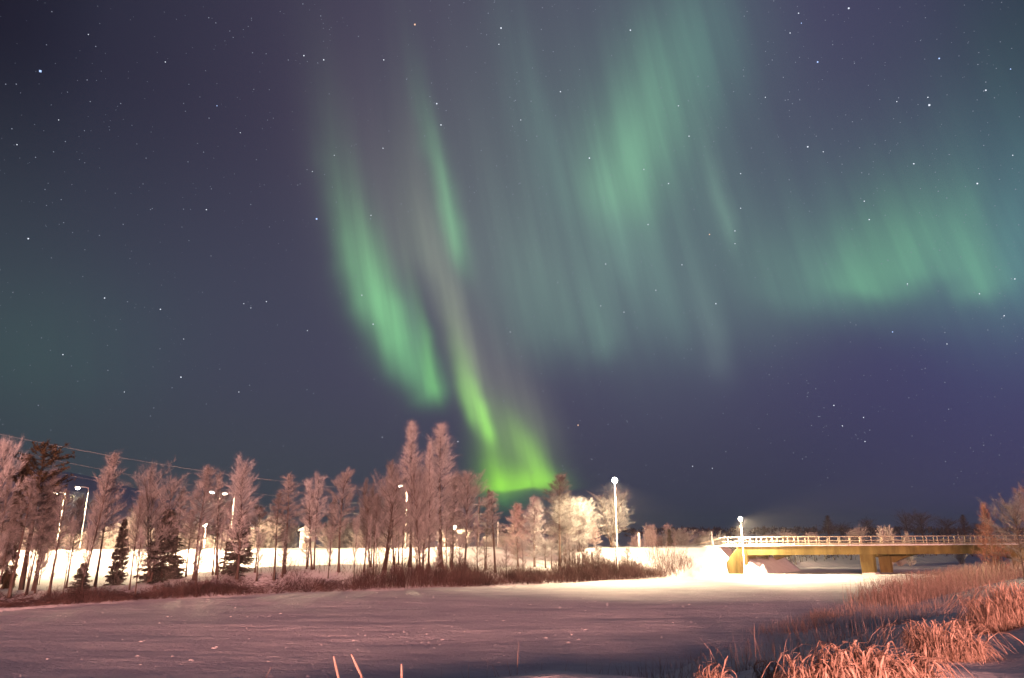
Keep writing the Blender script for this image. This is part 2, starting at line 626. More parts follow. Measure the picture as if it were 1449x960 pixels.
def spread(a, fine0, fine1, b, step, g=1.12):
    r = list(np.arange(fine0, fine1, step))
    s, x = step, fine1
    while x < b:
        r.append(x)
        s *= g
        x += s
    r.append(b)
    s, x, lft = step, fine0, []
    while x > a:
        s *= g
        x -= s
        lft.append(max(x, a))
    return np.array(lft[::-1] + r)


sheet('snow_ground', spread(-2500, -60, 85, 2500, .42), spread(-300, 0, 125, 3000, .36), ground, MAT['snow'])


def ice_z(x, y):
    # long low drifts across the ice, small crust on top
    d = noise2(x * .22 + y * .05, y * .8, 31, 3, .16) * .20 + noise2(x * .5, y, 37, 3, .5) * .05 + noise2(x, y, 39, 2, 1.3) * .018
    return .04 + d


sheet('frozen_river', spread(-260, -50, 80, 260, .5), spread(-20, 15, 130, 175, .33), ice_z, MAT['ice'],
      keep=lambda X, Y: (side(NEAR, X, Y, -1) < 1.2) & (side(FAR, X, Y, 1) < 1.2))

rb = MB()
for x0, x1 in ((-300, XL - .3), (XR + 7.2, 330)):
    n = 40
    for i in range(n):
        a, b = x0 + (x1 - x0) * i / n, x0 + (x1 - x0) * (i + 1) / n
        za, zb = ROAD_Z + (a - XL) * .006, ROAD_Z + (b - XL) * .006
        rb.add([(a, 98.2, za), (b, 98.2, zb), (b, 104, zb), (a, 104, za)], [(0, 1, 2, 3)])
o = rb.build('snowy_road', MAT['road'])
o['kind'] = 'structure'


# ------------------------------------------------------------------ bridge
CV = Vector((6.0, 6.0, 0))                   # the skewed direction across the deck


def dz(x):
    return ROAD_Z + (x - XL) * .006


bridge = empty('road_bridge', (XL, 98, 0), 'low concrete road bridge, sodium light yellow in its colour, with frosted railings crossing the frozen river', 'bridge')
inv = Matrix.Translation((-XL, -98, 0))


def bpart(name, mb, m, parent=None):
    me = mb.mesh(name)
    if parent is None or parent is bridge:
        me.transform(inv)
        return obj(name, me, m, bridge)
    me.transform(inv)
    return obj(name, me, m, parent)


A, B = XL - 1.2, XR + 1.2
mb = MB()
mb.prism([(A, 98, dz(A) - .32), (B, 98, dz(B) - .32), (B, 98, dz(B)), (A, 98, dz(A))], CV)
bpart('deck', mb, MAT['concrete'])
mb = MB()
mb.prism([(A, 97.85, dz(A) + .004), (B, 97.85, dz(B) + .004), (B, 97.85, dz(B) + .16), (A, 97.85, dz(A) + .16)], CV * .06)
bpart('snowy_kerb', mb, MAT['snow'])
mb = MB()
mb.prism([(A, 97.95, dz(A) - 1.12), (B, 97.95, dz(B) - 1.12), (B, 97.95, dz(B) - .06), (A, 97.95, dz(A) - .06)], CV * .05)
bpart('near_girder', mb, MAT['concrete'])
# far girder with haunches down to the far pier and abutments
xp0, xp1 = P(1217, 795, 98).x, P(1235, 795, 98).x
pc = (xp0 + xp1) / 2
outl, n = [], 48
lo = []
for i in range(n + 1):
    x = XL + (XR - XL) * i / n
    mids = ((XL + pc) / 2, (pc + XR) / 2)
    half = (pc - XL) / 2
    t = min(abs(x - mids[0]), abs(x - mids[1])) / half
    lo.append((x, 98, dz(x) - 1.05 - 1.0 * max(0, t) ** 3.2))
outl = lo + [(XR, 98, dz(XR) - .33), (XL, 98, dz(XL) - .33)]
mb = MB()
mb.prism([tuple(Vector(p) + CV * .9) for p in outl], CV * .07)
bpart('haunched_girder', mb, MAT['concrete'])
for k, (a0, a1, wid) in enumerate(((xp0, xp1, .10), (pc - .72, pc + .72, .11))):
    s = CV * (0.03 if k == 0 else .80)
    mb = MB()
    zt = dz(pc) - (1.12 if k == 0 else 1.5)
    mb.prism([tuple(Vector(p) + s) for p in ((a0, 98, -.3), (a1, 98, -.3), (a1 + .06, 98, zt), (a0 - .06, 98, zt))], CV * wid)
    bpart('pier_column', mb, MAT['concrete'])
mb = MB()
mb.prism([tuple(Vector(p) + CV * .14) for p in ((pc - .6, 98, dz(pc) - 1.5), (pc + .6, 98, dz(pc) - 1.5), (pc + .6, 98, dz(pc) - .33), (pc - .6, 98, dz(pc) - .33))], CV * .74)
bpart('pier_cap', mb, MAT['concrete'])
# abutments with flared wing walls
for xe, sg in ((XL, -1), (XR, 1)):
    mb = MB()
    mb.prism([(xe, 97.9, -.4), (xe + sg * 1.1, 97.9, -.4), (xe + sg * 1.1, 97.9, dz(xe) - .33), (xe, 97.9, dz(xe) - .33)], CV * .05)
    bpart('abutment_corner', mb, MAT['concrete_dark'])
    mb = MB()
    mb.prism([(xe + sg * .5, 98.25, -.4), (xe + sg * 1.3, 98.25, -.4), (xe + sg * 1.3, 98.25, dz(xe) - .34), (xe + sg * .5, 98.25, dz(xe) - .34)], CV * .94)
    bpart('abutment_wall', mb, MAT['concrete'])
    mb = MB()
    w = 3.0 if sg < 0 else 2.6
    mb.prism([(xe + sg * 1.1, 97.88, -.4), (xe + sg * w, 96.9, -.2), (xe + sg * w, 96.9, 1.6), (xe + sg * 1.1, 97.88, dz(xe) - .1)], (0, .35, 0))
    bpart('wing_wall', mb, MAT['concrete'])
# drain pipes under the near girder, snow lying on the pier and joints in the fascia
for i in range(9):
    x = XL + (XR - XL) * (i + .5) / 9
    if abs(x - pc) < 1.2:
        continue
    bpart('drain_pipe', MB().tube([(x, 98.35, dz(x) - .9), (x, 98.35, dz(x) - 1.32)], .06, 6), MAT['concrete_dark'])
for i in range(7):
    x = XL + (XR - XL) * (i + .5) / 7
    bpart('fascia_joint', MB().box((x - .025, 97.935, dz(x) - 1.1), (x + .025, 97.96, dz(x) - .02)), MAT['concrete_dark'])
mb = MB()
mb.prism([tuple(Vector(p)) for p in ((pc - .95, 97.75, .02), (pc + .95, 97.75, .02), (pc + .8, 97.8, .22), (pc - .8, 97.8, .2))], CV * .2)
bpart('snow_drift', mb, MAT['snow'])
# railings
post_me = MB().box((-.045, -.045, 0), (.045, .045, 1.14)).mesh('post')
post_me.materials.append(MAT['rail'])
big_me = MB().box((-.14, -.12, 0), (.14, .12, 1.22)).mesh('thick_post')
big_me.materials.append(MAT['rail'])
for s in (.02, .97):
    off = CV * s
    a, b = XL - 3.2, XR + 6
    mb = MB()
    mb.tube([(a - 3, 98 + off.y, dz(a) + .35), (a, 98 + off.y, dz(a) + 1.15), (XL, 98 + off.y, dz(XL) + 1.17), (b, 98 + off.y, dz(b) + 1.17)], .062, 6)
    rl = bpart('railing', mb, MAT['rail'])
    for v in rl.data.vertices:
        v.co.x += off.x
    for h, r in ((.62, .035), (.26, .05)):
        m2 = MB()
        m2.tube([(a + off.x, 98 + off.y, dz(a) + h), (b + off.x, 98 + off.y, dz(b) + h)], r, 5)
        bpart('rail_bar', m2, MAT['rail'], rl)
    npost = 30
    for i in range(npost):
        x = a + (b - a) * (i + .5) / npost
        thick = abs(x - pc + .6) < .75
        po = bpy.data.objects.new('post', big_me if thick else post_me)
        COL.objects.link(po)
        po.parent = rl
        po.location = (x + off.x - XL, off.y, dz(x))


# ------------------------------------------------------------------ trees
def prof_birch(t):
    return .05 + (1 - t) ** .5 * min(1, (t + .14) * 2.3)


def prof_spire(t):
    return max(.05, (1 - t) ** .85 * min(1, (t + .12) * 5))


def prof_round(t):
    return max(.1, math.sin(math.pi * (t * .93 + .06)) ** .55)


def prof_column(t):
    return (min(1, (t + .1) * 3) * (1 - .35 * t) if t < .93 else .5)


def leafless(seed, h, halfw, start, prof, nbr=64, up=(20, 62), twig_w=.014, twigs=18, lean=0.05, gap=.2, stems=1):
    """Trunk mesh and crown mesh of a bare, frosted tree; the foot is at the origin."""
    r = random.Random(seed)
    g = np.random.default_rng(seed)
    tr, cr = MB(), MB()
    tb, tt, tw = [], [], []
    for st in range(stems):
        a0 = r.uniform(0, 6.28)
        sx, sy = (0, 0) if stems == 1 else (math.cos(a0) * .25, math.sin(a0) * .25)
        hh = h * (1 if st == 0 else r.uniform(.72, .95))
        n = 9
        ph, ph2 = r.uniform(0, 6.28), r.uniform(0, 6.28)
        pts = []
        for i in range(n + 1):
            t = i / n
            k = lean * hh * (t ** 1.4)
            spreadk = 0 if stems == 1 else t * hh * .10
            pts.append(Vector((sx + math.cos(ph) * k * .6 + .012 * hh * math.sin(3.1 * t + ph2) + math.cos(a0) * spreadk,
                               sy + math.sin(ph) * k * .6 + .012 * hh * math.sin(2.7 * t + ph) + math.sin(a0) * spreadk, t * hh)))
        r0 = .0085 * hh + .03
        tr.tube(pts, [max(.012, r0 * (1 - .93 * (i / n) ** .9)) * (1.35 if i == 0 else 1) for i in range(n + 1)], 6)

        def at(t):
            q = min(n - 1e-6, max(0, t * n))
            i = int(q)
            return pts[i].lerp(pts[i + 1], q - i)
        nb = nbr if stems == 1 else int(nbr / stems * 1.25)
        for b in range(nb):
            t = start + (1 - start) * ((b + r.random()) / nb) ** .92
            rel = (t - start) / (1 - start)
            ln = halfw * prof(rel) * r.uniform(.5, 1.25)
            if r.random() < gap:
                ln *= .45
            an = b * 2.39996 + r.uniform(-.5, .5)
            e = math.radians(up[0] + (up[1] - up[0]) * rel + r.uniform(-12, 12))
            d = Vector((math.cos(an) * math.cos(e), math.sin(an) * math.cos(e), math.sin(e)))
            ln = ln / max(.35, math.cos(e))
            ln = min(ln, halfw * 2.2)
            p0 = at(t)
            bp, dd = [p0], d.copy()
            seg = 4
            for s in range(seg):
                dd = (dd + Vector((r.uniform(-.16, .16), r.uniform(-.16, .16), r.uniform(-.02, .16)))).normalized()
                bp.append(bp[-1] + dd * (ln / seg))
            rb_ = .0085 * ln + .014
            tr.tube(bp, [rb_, rb_ * .8, rb_ * .6, rb_ * .42, rb_ * .2], 3, False)
            nsub = max(3, int(7 * (ln / halfw) + 2))
            subs = [(bp[-1], dd, ln * .32)]
            for s in range(nsub):
                q = .2 + .8 * (s + r.random()) / nsub
                i = min(seg - 1, int(q * seg))
                p = bp[i].lerp(bp[i + 1], q * seg - i)
                sd = ((bp[i + 1] - bp[i]).normalized() + Vector((r.uniform(-1, 1), r.uniform(-1, 1), r.uniform(-.35, .9))) * .75).normalized()
                sl = ln * r.uniform(.22, .44) * (1.1 - .45 * q)
                subs.append((p, sd, sl))
                tb.append(p); tt.append(p + sd * sl); tw.append(twig_w * 1.5)
            for p, sd, sl in subs:
                for _ in range(twigs):
                    q = .15 + .85 * r.random() ** .7
                    bpt = p + sd * (sl * q)
                    td = (sd * .9 + Vector((r.gauss(0, .55), r.gauss(0, .55), r.gauss(.25, .5)))).normalized()
                    tb.append(bpt); tt.append(bpt + td * r.uniform(.3, .85) * (.5 + halfw * .25)); tw.append(twig_w * r.uniform(.6, 1.25))
        # leader
        for _ in range(60):
            q = 1 - r.random() * .12
            p = at(q)
            td = Vector((r.gauss(0, .35), r.gauss(0, .35), 1)).normalized()
            tb.append(p); tt.append(p + td * r.uniform(.25, .7)); tw.append(twig_w)
    cr.spikes([tuple(p) for p in tb], [tuple(p) for p in tt], np.array(tw), g)
    return tr.mesh('trunk', True), cr.mesh('crown')


def conifer(seed, h, halfw, start=.05, layers=44, pine=False):
    r = random.Random(seed)
    g = np.random.default_rng(seed)
    tr, cr = MB(), MB()
    tr.tube([(0, 0, 0), (.02 * h * .2, 0, h * .5), (0, 0, h)], [.012 * h + .03, .008 * h + .02, .012], 6)
    tb, tt, tw = [], [], []
    for k in range(layers):
        t = start + (1 - start) * (k / layers) ** .95
        nb = r.randint(5, 8) if not pine else r.randint(3, 5)
        for j in range(nb):
            an = r.uniform(0, 6.28)
            if not pine:
                t = min(.985, max(start, t + r.uniform(-.03, .03)))
            if pine:
                rel = (t - start) / (1 - start)
                ln = halfw * prof_round(rel) * r.uniform(.5, 1.15)
                e = math.radians(r.uniform(5, 45))
            else:
                ln = halfw * (1 - t) ** .8 * r.uniform(.7, 1.15) + .12
                e = math.radians(-22 + 45 * t + r.uniform(-8, 8))
            d = Vector((math.cos(an) * math.cos(e), math.sin(an) * math.cos(e), math.sin(e)))
            p0 = Vector((0, 0, t * h))
            p1 = p0 + d * ln * .6
            p2 = p1 + (d + Vector((0, 0, .25))).normalized() * ln * .4
            cr.tube([p0, p1, p2], [.02 + .006 * ln, .015, .006], 3, False)
            m_ = int(26 * ln + 14)
            for _ in range(m_):
                q = r.random() ** .7
                p = p0.lerp(p1, q / .6) if q < .6 else p1.lerp(p2, (q - .6) / .4)
                if pine:
                    if q < .45:
                        continue
                    td = Vector((r.gauss(0, 1), r.gauss(0, 1), r.gauss(.3, .8))).normalized()
                    l2 = r.uniform(.18, .42)
                else:
                    td = (d + Vector((r.gauss(0, .8), r.gauss(0, .8), r.gauss(-.75, .5)))).normalized()
                    l2 = r.uniform(.16, .42) * (.7 + .25 * halfw)
                tb.append(p); tt.append(p + td * l2); tw.append(r.uniform(.05, .12))
    cr.spikes([tuple(p) for p in tb], [tuple(p) for p in tt], np.array(tw), g)
    return tr.mesh('trunk', True), cr.mesh('crown')


# prototypes: (trunk mesh, crown mesh, height, half width) at true size
PROTO = {}


def proto(key, h, hw, fn, tm, cm):
    t, c = fn
    t.materials.append(MAT[tm])
    c.materials.append(MAT[cm])
    co = np.empty(len(c.vertices) * 3)
    c.vertices.foreach_get('co', co)
    co = co.reshape(-1, 3)
    PROTO[key] = (t, c, float(np.percentile(co[:, 2], 99.9)), float(np.percentile(np.abs(co[:, 0]), 96)))


def prof_oval(t):
    return .06 + max(0, math.sin(math.pi * (t * .9 + .07))) ** .8


def prof_low(t):
    return .05 + (1 - t) ** .75 * min(1, (t + .2) * 2.6)


proto('birch0', 11, 1.9, leafless(11, 11, 1.7, .24, prof_oval, 96, (16, 62), twigs=15, lean=.06), 'bark', 'twig')
proto('birch1', 11, 1.9, leafless(12, 11, 1.5, .30, prof_birch, 90, (10, 55), twigs=15, stems=2), 'bark', 'twig')
proto('birch2', 11, 1.9, leafless(23, 11, 1.8, .16, prof_oval, 110, (24, 70), twigs=14, stems=3, lean=.03), 'bark', 'twig')
proto('birch3', 11, 1.9, leafless(24, 11, 1.6, .34, prof_low, 84, (5, 60), twigs=16, lean=.08), 'bark', 'twig')
proto('slim0', 11, 1.2, leafless(31, 11, 1.1, .36, prof_oval, 66, (12, 60), twigs=15, lean=.07), 'bark', 'twig')
proto('slim1', 11, 1.2, leafless(32, 11, 1.1, .44, prof_low, 58, (5, 58), twigs=16, lean=.1), 'bark', 'twig')
proto('slim2', 11, 1.2, leafless(38, 11, 1.0, .30, prof_birch, 70, (18, 66), twigs=14, lean=.05, stems=2), 'bark', 'twig')
for i in range(2):
    proto('spire%d' % i, 15, 2.0, leafless(41 + i, 15, 1.95, .18, prof_spire, 150, (15, 60), twigs=14, lean=.02), 'bark', 'twig')
proto('column0', 12, 1.6, leafless(51, 12, 1.45, .22, prof_column, 110, (26, 62), twigs=13, lean=.02), 'bark', 'twig')
for i in range(2):
    proto('cone%d' % i, 8, 1.7, leafless(61 + i, 8, 1.6, .10, prof_spire, 90, (18, 55), twig_w=.022, lean=.02), 'bark_birch', 'twig_frost')
for i in range(2):
    proto('round%d' % i, 6, 2.2, leafless(71 + i, 6, 1.9, .14, prof_round, 84, (20, 66), twig_w=.024, stems=3), 'bark_birch', 'twig_frost')
for i in range(2):
    proto('broad%d' % i, 12, 4.2, leafless(81 + i, 12, 3.4, .24, prof_round, 74, (22, 62), twig_w=.016, twigs=15), 'bark', 'twig_dark')
proto('bushy0', 4, 1.6, leafless(78, 4, 1.5, .06, prof_round, 30, (30, 75), twig_w=.011, twigs=5, stems=4), 'bark', 'twig_red')
proto('spruce0', 6, 1.6, conifer(91, 6, 1.5), 'bark', 'needle')
proto('spruce1', 6, 1.3, conifer(92, 6, 1.25, .02, 44), 'bark', 'needle')
proto('pine0', 13, 3.0, conifer(95, 13, 2.6, .5, 26, True), 'bark', 'needle_pine')
proto('whip0', 5, .6, leafless(97, 5, .55, .25, prof_birch, 22, (40, 75), twigs=7, lean=.1), 'bark', 'twig')

rr = random.Random(7)


def tree(kind, px, top, y, hwpx, label, cat='tree', name='birch_tree', group=None, crown=None, bark=None, sink=.08):
    """A tree whose top stands at (px, top) of the photograph when it grows at distance y."""
    tp = P(px, top, y)
    t, c, h, hw = PROTO[kind]
    z0 = gz(tp.x, y) - sink
    s = (tp.z - z0) / h
    w = hwpx * y / F0 / hw
    root = empty(name, (tp.x, y, z0), label, cat, group, rr.uniform(0, 6.28))
    for nm, me, m in (('trunk', t, bark), ('crown', c, crown)):
        o = bpy.data.objects.new(nm, me)
        COL.objects.link(o)
        o.parent = root
        o.scale = (w, w, s)
        if m:
            use_mat(o, MAT[m])
    return root


def bank_y(px, off):
    """Distance of a spot off metres inland of the far bank at image column px."""
    lo_, hi_ = 30.0, 140.0
    for _ in range(40):
        m_ = (lo_ + hi_) / 2
        x = P(px, HORIZON, m_).x
        if float(side(FAR, np.array([x]), np.array([m_]), 1)[0]) < off:
            lo_ = m_
        else:
            hi_ = m_
    return (lo_ + hi_) / 2


BANK = 'bare frosted trees on the far river bank'
# kind, column, top, metres behind the water, half width in photo pixels, label
bank_trees = [
    ('birch0', 10, 617, 4.5, 20, 'pale bare birch cut by the left edge of the photo'),
    ('slim2', 24, 668, 5.0, 13, 'short slim birch just inside the left edge, in front of the glowing snow'),
    ('slim1', 44, 676, 3.2, 14, 'thin bare birch in front of the dark pine, lower than the pine'),
    ('birch3', 74, 662, 5.5, 17, 'brown bare birch merging with the right side of the dark pine'),
    ('slim1', 97, 690, 3.0, 13, 'slim dark trunked birch right of the pine, close to the water'),
    ('slim2', 141, 646, 4.4, 14, 'slim birch, left one of the pair in front of the distant hill'),
    ('birch3', 161, 637, 5.6, 16, 'taller right birch of the pair in front of the distant hill'),
    ('birch2', 234, 652, 5.0, 28, 'wide bare birch growing straight above the large dark spruce'),
    ('slim1', 258, 690, 6.5, 13, 'short bare birch tucked against the wide birch above the spruce'),
    ('birch3', 293, 656, 4.2, 19, 'bare birch just left of the double street lamps'),
    ('slim2', 327, 668, 6.0, 17, 'lower bare birch behind the double street lamps'),
    ('column0', 350, 643, 3.8, 17, 'tall narrow columnar tree just right of the double street lamps'),
    ('slim1', 417, 669, 4.6, 15, 'thin bare birch with a long clean trunk, left of the lit hut'),
    ('birch1', 456, 667, 5.2, 20, 'bushy bare birch just right of the lit hut'),
    ('slim0', 488, 661, 4.8, 14, 'lone slim birch standing before the big clump of trees'),
    ('birch2', 548, 657, 5.0, 29, 'rounded bare tree at the left side of the big clump'),
    ('birch2', 532, 676, 6.5, 17, 'low rounded bare tree at the outer left edge of the big clump'),
    ('birch1', 568, 650, 7.5, 19, 'bushy bare tree directly left of the left spire'),
    ('birch2', 603, 646, 3.6, 20, 'bushy bare tree in front of the two highest spires, half their height'),
    ('birch0', 641, 668, 7.0, 18, 'round bare tree directly right of the right spire'),
    ('spire0', 584, 594, 6.0, 23, 'tall pointed tree, left spire of the highest pair'),
    ('spire1', 625, 597, 6.4, 26, 'tall pointed tree, right spire of the highest pair'),
    ('spire0', 609, 622, 4.2, 14, 'narrow tree squeezed between the two highest spires'),
    ('birch0', 659, 664, 4.6, 19, 'brown bare tree in front of the power pole, right end of the clump'),
    ('slim1', 702, 693, 4.2, 13, 'slim brown birch just under the green foot of the aurora'),
    ('birch3', 787, 668, 9.0, 18, 'tall brown birch rising over the pale frosted trees, touching the aurora'),
]
for k, px, top, off, hw, lab in bank_trees:
    tone = 'twig_pale' if k.startswith('spire') or px in (10, 350, 456) else 'twig_mid' if px < 110 or int(px) % 3 == 1 else None
    tree(k, px, top, bank_y(px, off), hw * 1.14, lab, group=BANK, crown=tone)
g2 = random.Random(8)
for px in (6, 58, 112, 206, 276, 311, 372, 396, 440, 473, 520, 534, 566, 597, 612, 641, 688):
    tree(g2.choice(['slim0', 'slim1', 'slim2', 'birch3']), px + g2.uniform(-4, 4), g2.uniform(690, 722), bank_y(px, g2.uniform(3, 8)), g2.uniform(9, 13),
         'slender half grown birch between the taller bare trees of the far bank', group='half grown birches on the far bank', crown='twig_mid')
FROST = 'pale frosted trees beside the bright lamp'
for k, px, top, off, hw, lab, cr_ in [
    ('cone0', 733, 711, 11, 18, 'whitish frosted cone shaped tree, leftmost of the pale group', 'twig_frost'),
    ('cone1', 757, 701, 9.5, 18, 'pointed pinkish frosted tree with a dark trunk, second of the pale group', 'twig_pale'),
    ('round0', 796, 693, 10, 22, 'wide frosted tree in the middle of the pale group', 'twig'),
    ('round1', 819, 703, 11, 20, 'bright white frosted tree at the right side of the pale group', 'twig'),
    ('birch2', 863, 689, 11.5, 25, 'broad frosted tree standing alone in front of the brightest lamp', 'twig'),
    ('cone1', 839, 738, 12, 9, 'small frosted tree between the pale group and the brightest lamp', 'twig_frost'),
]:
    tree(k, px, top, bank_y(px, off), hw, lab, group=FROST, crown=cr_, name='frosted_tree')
tree('pine0', 66, 624, bank_y(66, 6.5), 34, 'dark brown pine with a ragged crown, highest tree at the left', name='pine_tree')
tree('spruce1', 38, 645, bank_y(38, 9), 10, 'narrow olive spruce tip beside the dark pine', name='spruce_tree', crown='needle_pine')
tree('round0', 85, 640, bank_y(85, 12), 12, 'pink frosted tree top peeping out behind the dark pine', name='frosted_tree')
tree('spruce0', 177, 735, bank_y(177, 7.0), 10, 'thin dark spruce standing against the glowing snow below the hill', name='spruce_tree')
tree('spruce1', 119, 797, bank_y(119, 3.6), 11, 'knee high little dark spruce in front of the glowing snow', name='spruce_tree')
tree('spruce0', 240, 722, bank_y(240, 6.0), 22, 'large dark spruce beneath the wide bare birch', name='spruce_tree')
tree('spruce1', 343, 722, bank_y(343, 6.0), 17, 'dark spruce at the foot of the tall columnar tree', name='spruce_tree')
# thin stems in the thicket, one label each by neighbours
WHIP = 'thin bare saplings in the far bank thicket'
whip_px = [4, 16, 30, 52, 60, 84, 108, 132, 205, 222, 283, 288, 316, 371, 404, 438, 470, 505, 524, 536, 561, 572, 592, 600, 618, 633, 641, 653, 676, 688,
           716, 741, 771, 779, 806, 828, 848, 872, 886]
for i, px in enumerate(whip_px):
    yy = bank_y(px, rr.uniform(1.6, 6.5))
    tree('whip0', px, rr.uniform(722, 768) if px < 690 else rr.uniform(752, 778), yy, rr.uniform(5, 9),
         'thin bare sapling, one of many in the dark thicket along the far bank', cat='sapling', name='sapling', group=WHIP)
# lit trees along the road
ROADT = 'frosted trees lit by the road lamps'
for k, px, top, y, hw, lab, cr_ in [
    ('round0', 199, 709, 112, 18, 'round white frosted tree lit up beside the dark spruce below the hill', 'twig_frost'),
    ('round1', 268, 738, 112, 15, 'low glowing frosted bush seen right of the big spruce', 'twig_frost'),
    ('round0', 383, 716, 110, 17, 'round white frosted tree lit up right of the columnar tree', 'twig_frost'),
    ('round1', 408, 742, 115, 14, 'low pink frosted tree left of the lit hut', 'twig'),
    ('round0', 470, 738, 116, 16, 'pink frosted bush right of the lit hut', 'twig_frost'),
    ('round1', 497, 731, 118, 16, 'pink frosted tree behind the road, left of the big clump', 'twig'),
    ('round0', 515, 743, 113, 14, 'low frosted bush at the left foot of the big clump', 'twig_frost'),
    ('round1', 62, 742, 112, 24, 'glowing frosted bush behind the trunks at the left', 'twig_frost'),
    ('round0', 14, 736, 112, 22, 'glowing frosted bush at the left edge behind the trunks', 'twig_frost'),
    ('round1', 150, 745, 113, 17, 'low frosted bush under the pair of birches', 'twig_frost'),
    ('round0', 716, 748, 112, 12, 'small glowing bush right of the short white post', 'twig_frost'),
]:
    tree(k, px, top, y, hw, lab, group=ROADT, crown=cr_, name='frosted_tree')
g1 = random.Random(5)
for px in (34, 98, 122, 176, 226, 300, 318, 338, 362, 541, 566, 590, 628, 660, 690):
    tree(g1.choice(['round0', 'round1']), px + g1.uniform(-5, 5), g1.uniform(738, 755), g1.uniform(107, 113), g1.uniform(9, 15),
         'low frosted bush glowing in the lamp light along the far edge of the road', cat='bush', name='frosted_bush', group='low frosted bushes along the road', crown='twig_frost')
FARL = 'frosted trees beyond the snowy field'
for k, px, top, y, hw, lab, cr_ in [
    ('round0', 899, 753, 112, 8, 'low pink bush just right of the broad frosted tree by the lamp', 'twig_frost'),
    ('round1', 918, 741, 112, 8, 'egg shaped pink frosted tree beyond the snowy field', 'twig_frost'),
    ('slim0', 945, 740, 114, 5, 'thin frosted tree with a tall tip behind the tiny dark spruce', 'twig_frost'),
    ('round0', 932, 752, 117, 9, 'low pink frosted tree left of the tiny dark spruce', 'twig'),
    ('round1', 967, 747, 112, 15, 'wide pink frosted tree right of the tiny dark spruce', 'twig'),
    ('round0', 989, 751, 117, 9, 'small pink frosted tree between the wide one and the field post', 'twig'),
    ('round1', 1001, 750, 114, 9, 'small pink frosted tree just left of the field post', 'twig'),
    ('round0', 1014, 752, 116, 9, 'small pink frosted tree just right of the field post', 'twig'),
    ('slim1', 1043, 744, 122, 8, 'brown bare tree right behind the short lamp at the bridge end', 'twig'),
]:
    tree(k, px, top, y, hw, lab, group=FARL, crown=cr_, name='frosted_tree')
tree('spruce1', 947, 749, 111, 4.5, 'tiny dark spruce against the pink trees beyond the field', name='spruce_tree')
FARR = 'trees beyond the bridge'
for k, px, top, y, hw, lab, cr_ in [
    ('broad0', 1078, 744, 190, 16, 'low grey bare tree right of the short lamp, beyond the bridge', 'twig_dark'),
    ('round0', 1118, 750, 135, 15, 'bright white frosted bush behind the left part of the bridge railing', 'twig_frost'),
    ('round1', 1146, 753, 137, 9, 'smaller white frosted bush left of the distant thin pole', 'twig_frost'),
    ('round1', 1088, 756, 136, 9, 'faint frosted bush low behind the left end of the railing', 'twig_frost'),
    ('spire0', 1170, 729, 200, 10, 'grey pointed tree right of the distant thin pole', 'twig_dark'),
    ('broad1', 1190, 738, 210, 15, 'dim grey bare tree left of the white tree above the pier', 'twig_dark'),
    ('round0', 1208, 743, 140, 12, 'white frosted tree lit up above the bridge pier', 'twig_frost'),
    ('broad0', 1225, 730, 205, 11, 'dim brown bare tree right of the white tree above the pier', 'twig_dark'),
    ('round1', 1252, 743, 118, 10, 'tall white frosted bush rising over the railing right of the pier', 'twig_frost'),
    ('round0', 1268, 757, 120, 10, 'low white frosted bush peeping over the railing right of the pier', 'twig_frost'),
    ('cone1', 1282, 751, 119, 6, 'small pointed white bush, right end of the white row on the railing', 'twig_frost'),
    ('broad1', 1278, 720, 190, 12, 'dark bare tree, left of the tallest dark pair beyond the bridge', 'twig_dark'),
    ('broad0', 1301, 719, 185, 17, 'dark round bare tree, right of the tallest dark pair beyond the bridge', 'twig_dark'),
    ('broad1', 1336, 729, 195, 17, 'dark round bare tree standing alone right of the tallest dark pair', 'twig_dark'),
    ('spire1', 1362, 728, 200, 8, 'dark thin tree just left of the orange birch', 'twig_dark'),
    ('broad0', 1383, 736, 200, 15, 'dark bare tree behind the orange lit birch', 'twig_dark'),
    ('round0', 1354, 753, 128, 6, 'small white frosted bush behind the right part of the railing', 'twig_frost'),
]:
    tree(k, px, top, y, hw, lab, group=FARR, crown=cr_, name='distant_tree')
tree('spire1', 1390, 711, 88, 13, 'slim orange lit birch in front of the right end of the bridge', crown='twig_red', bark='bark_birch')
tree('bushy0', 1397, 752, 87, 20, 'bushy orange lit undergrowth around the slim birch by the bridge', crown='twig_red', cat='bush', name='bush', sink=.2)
tree('broad0', 1425, 684, 78, 32, 'bare tree with a dark leaning trunk near the right edge', crown='twig_mid', name='bare_tree')
tree('broad1', 1452, 662, 80, 30, 'reddish bare tree cut by the right edge of the photo', crown='twig_rust', name='bare_tree')

# dark wood beyond the river bend, seen under the bridge, and the trees on the fell: nobody could count them
g0 = np.random.default_rng(3)
mb = MB()
n = 9000
xs = g0.uniform(30, 240, n)
ys = np.interp(xs, FAR[:, 0], FAR[:, 1]) + g0.uniform(2.5, 26, n)
ok = ys > 112
xs, ys = xs[ok], ys[ok]
zs = ground(xs, ys)
hh = g0.uniform(1.0, 2.6, len(xs)) * (.75 + .4 * noise2(xs, ys, 41, 2, .12))
base_ = np.stack([xs, ys, zs - .1], 1)
tip_ = base_ + np.stack([g0.normal(0, .5, len(xs)), g0.normal(0, .5, len(xs)), hh], 1)
mb.spikes(base_, tip_, g0.uniform(.1, .3, len(xs)), g0)
tag(mb.build('riverside_scrub', MAT['twig_dark']), 'dark scrub on the snowy bank seen under the bridge', 'scrub', kind='stuff')

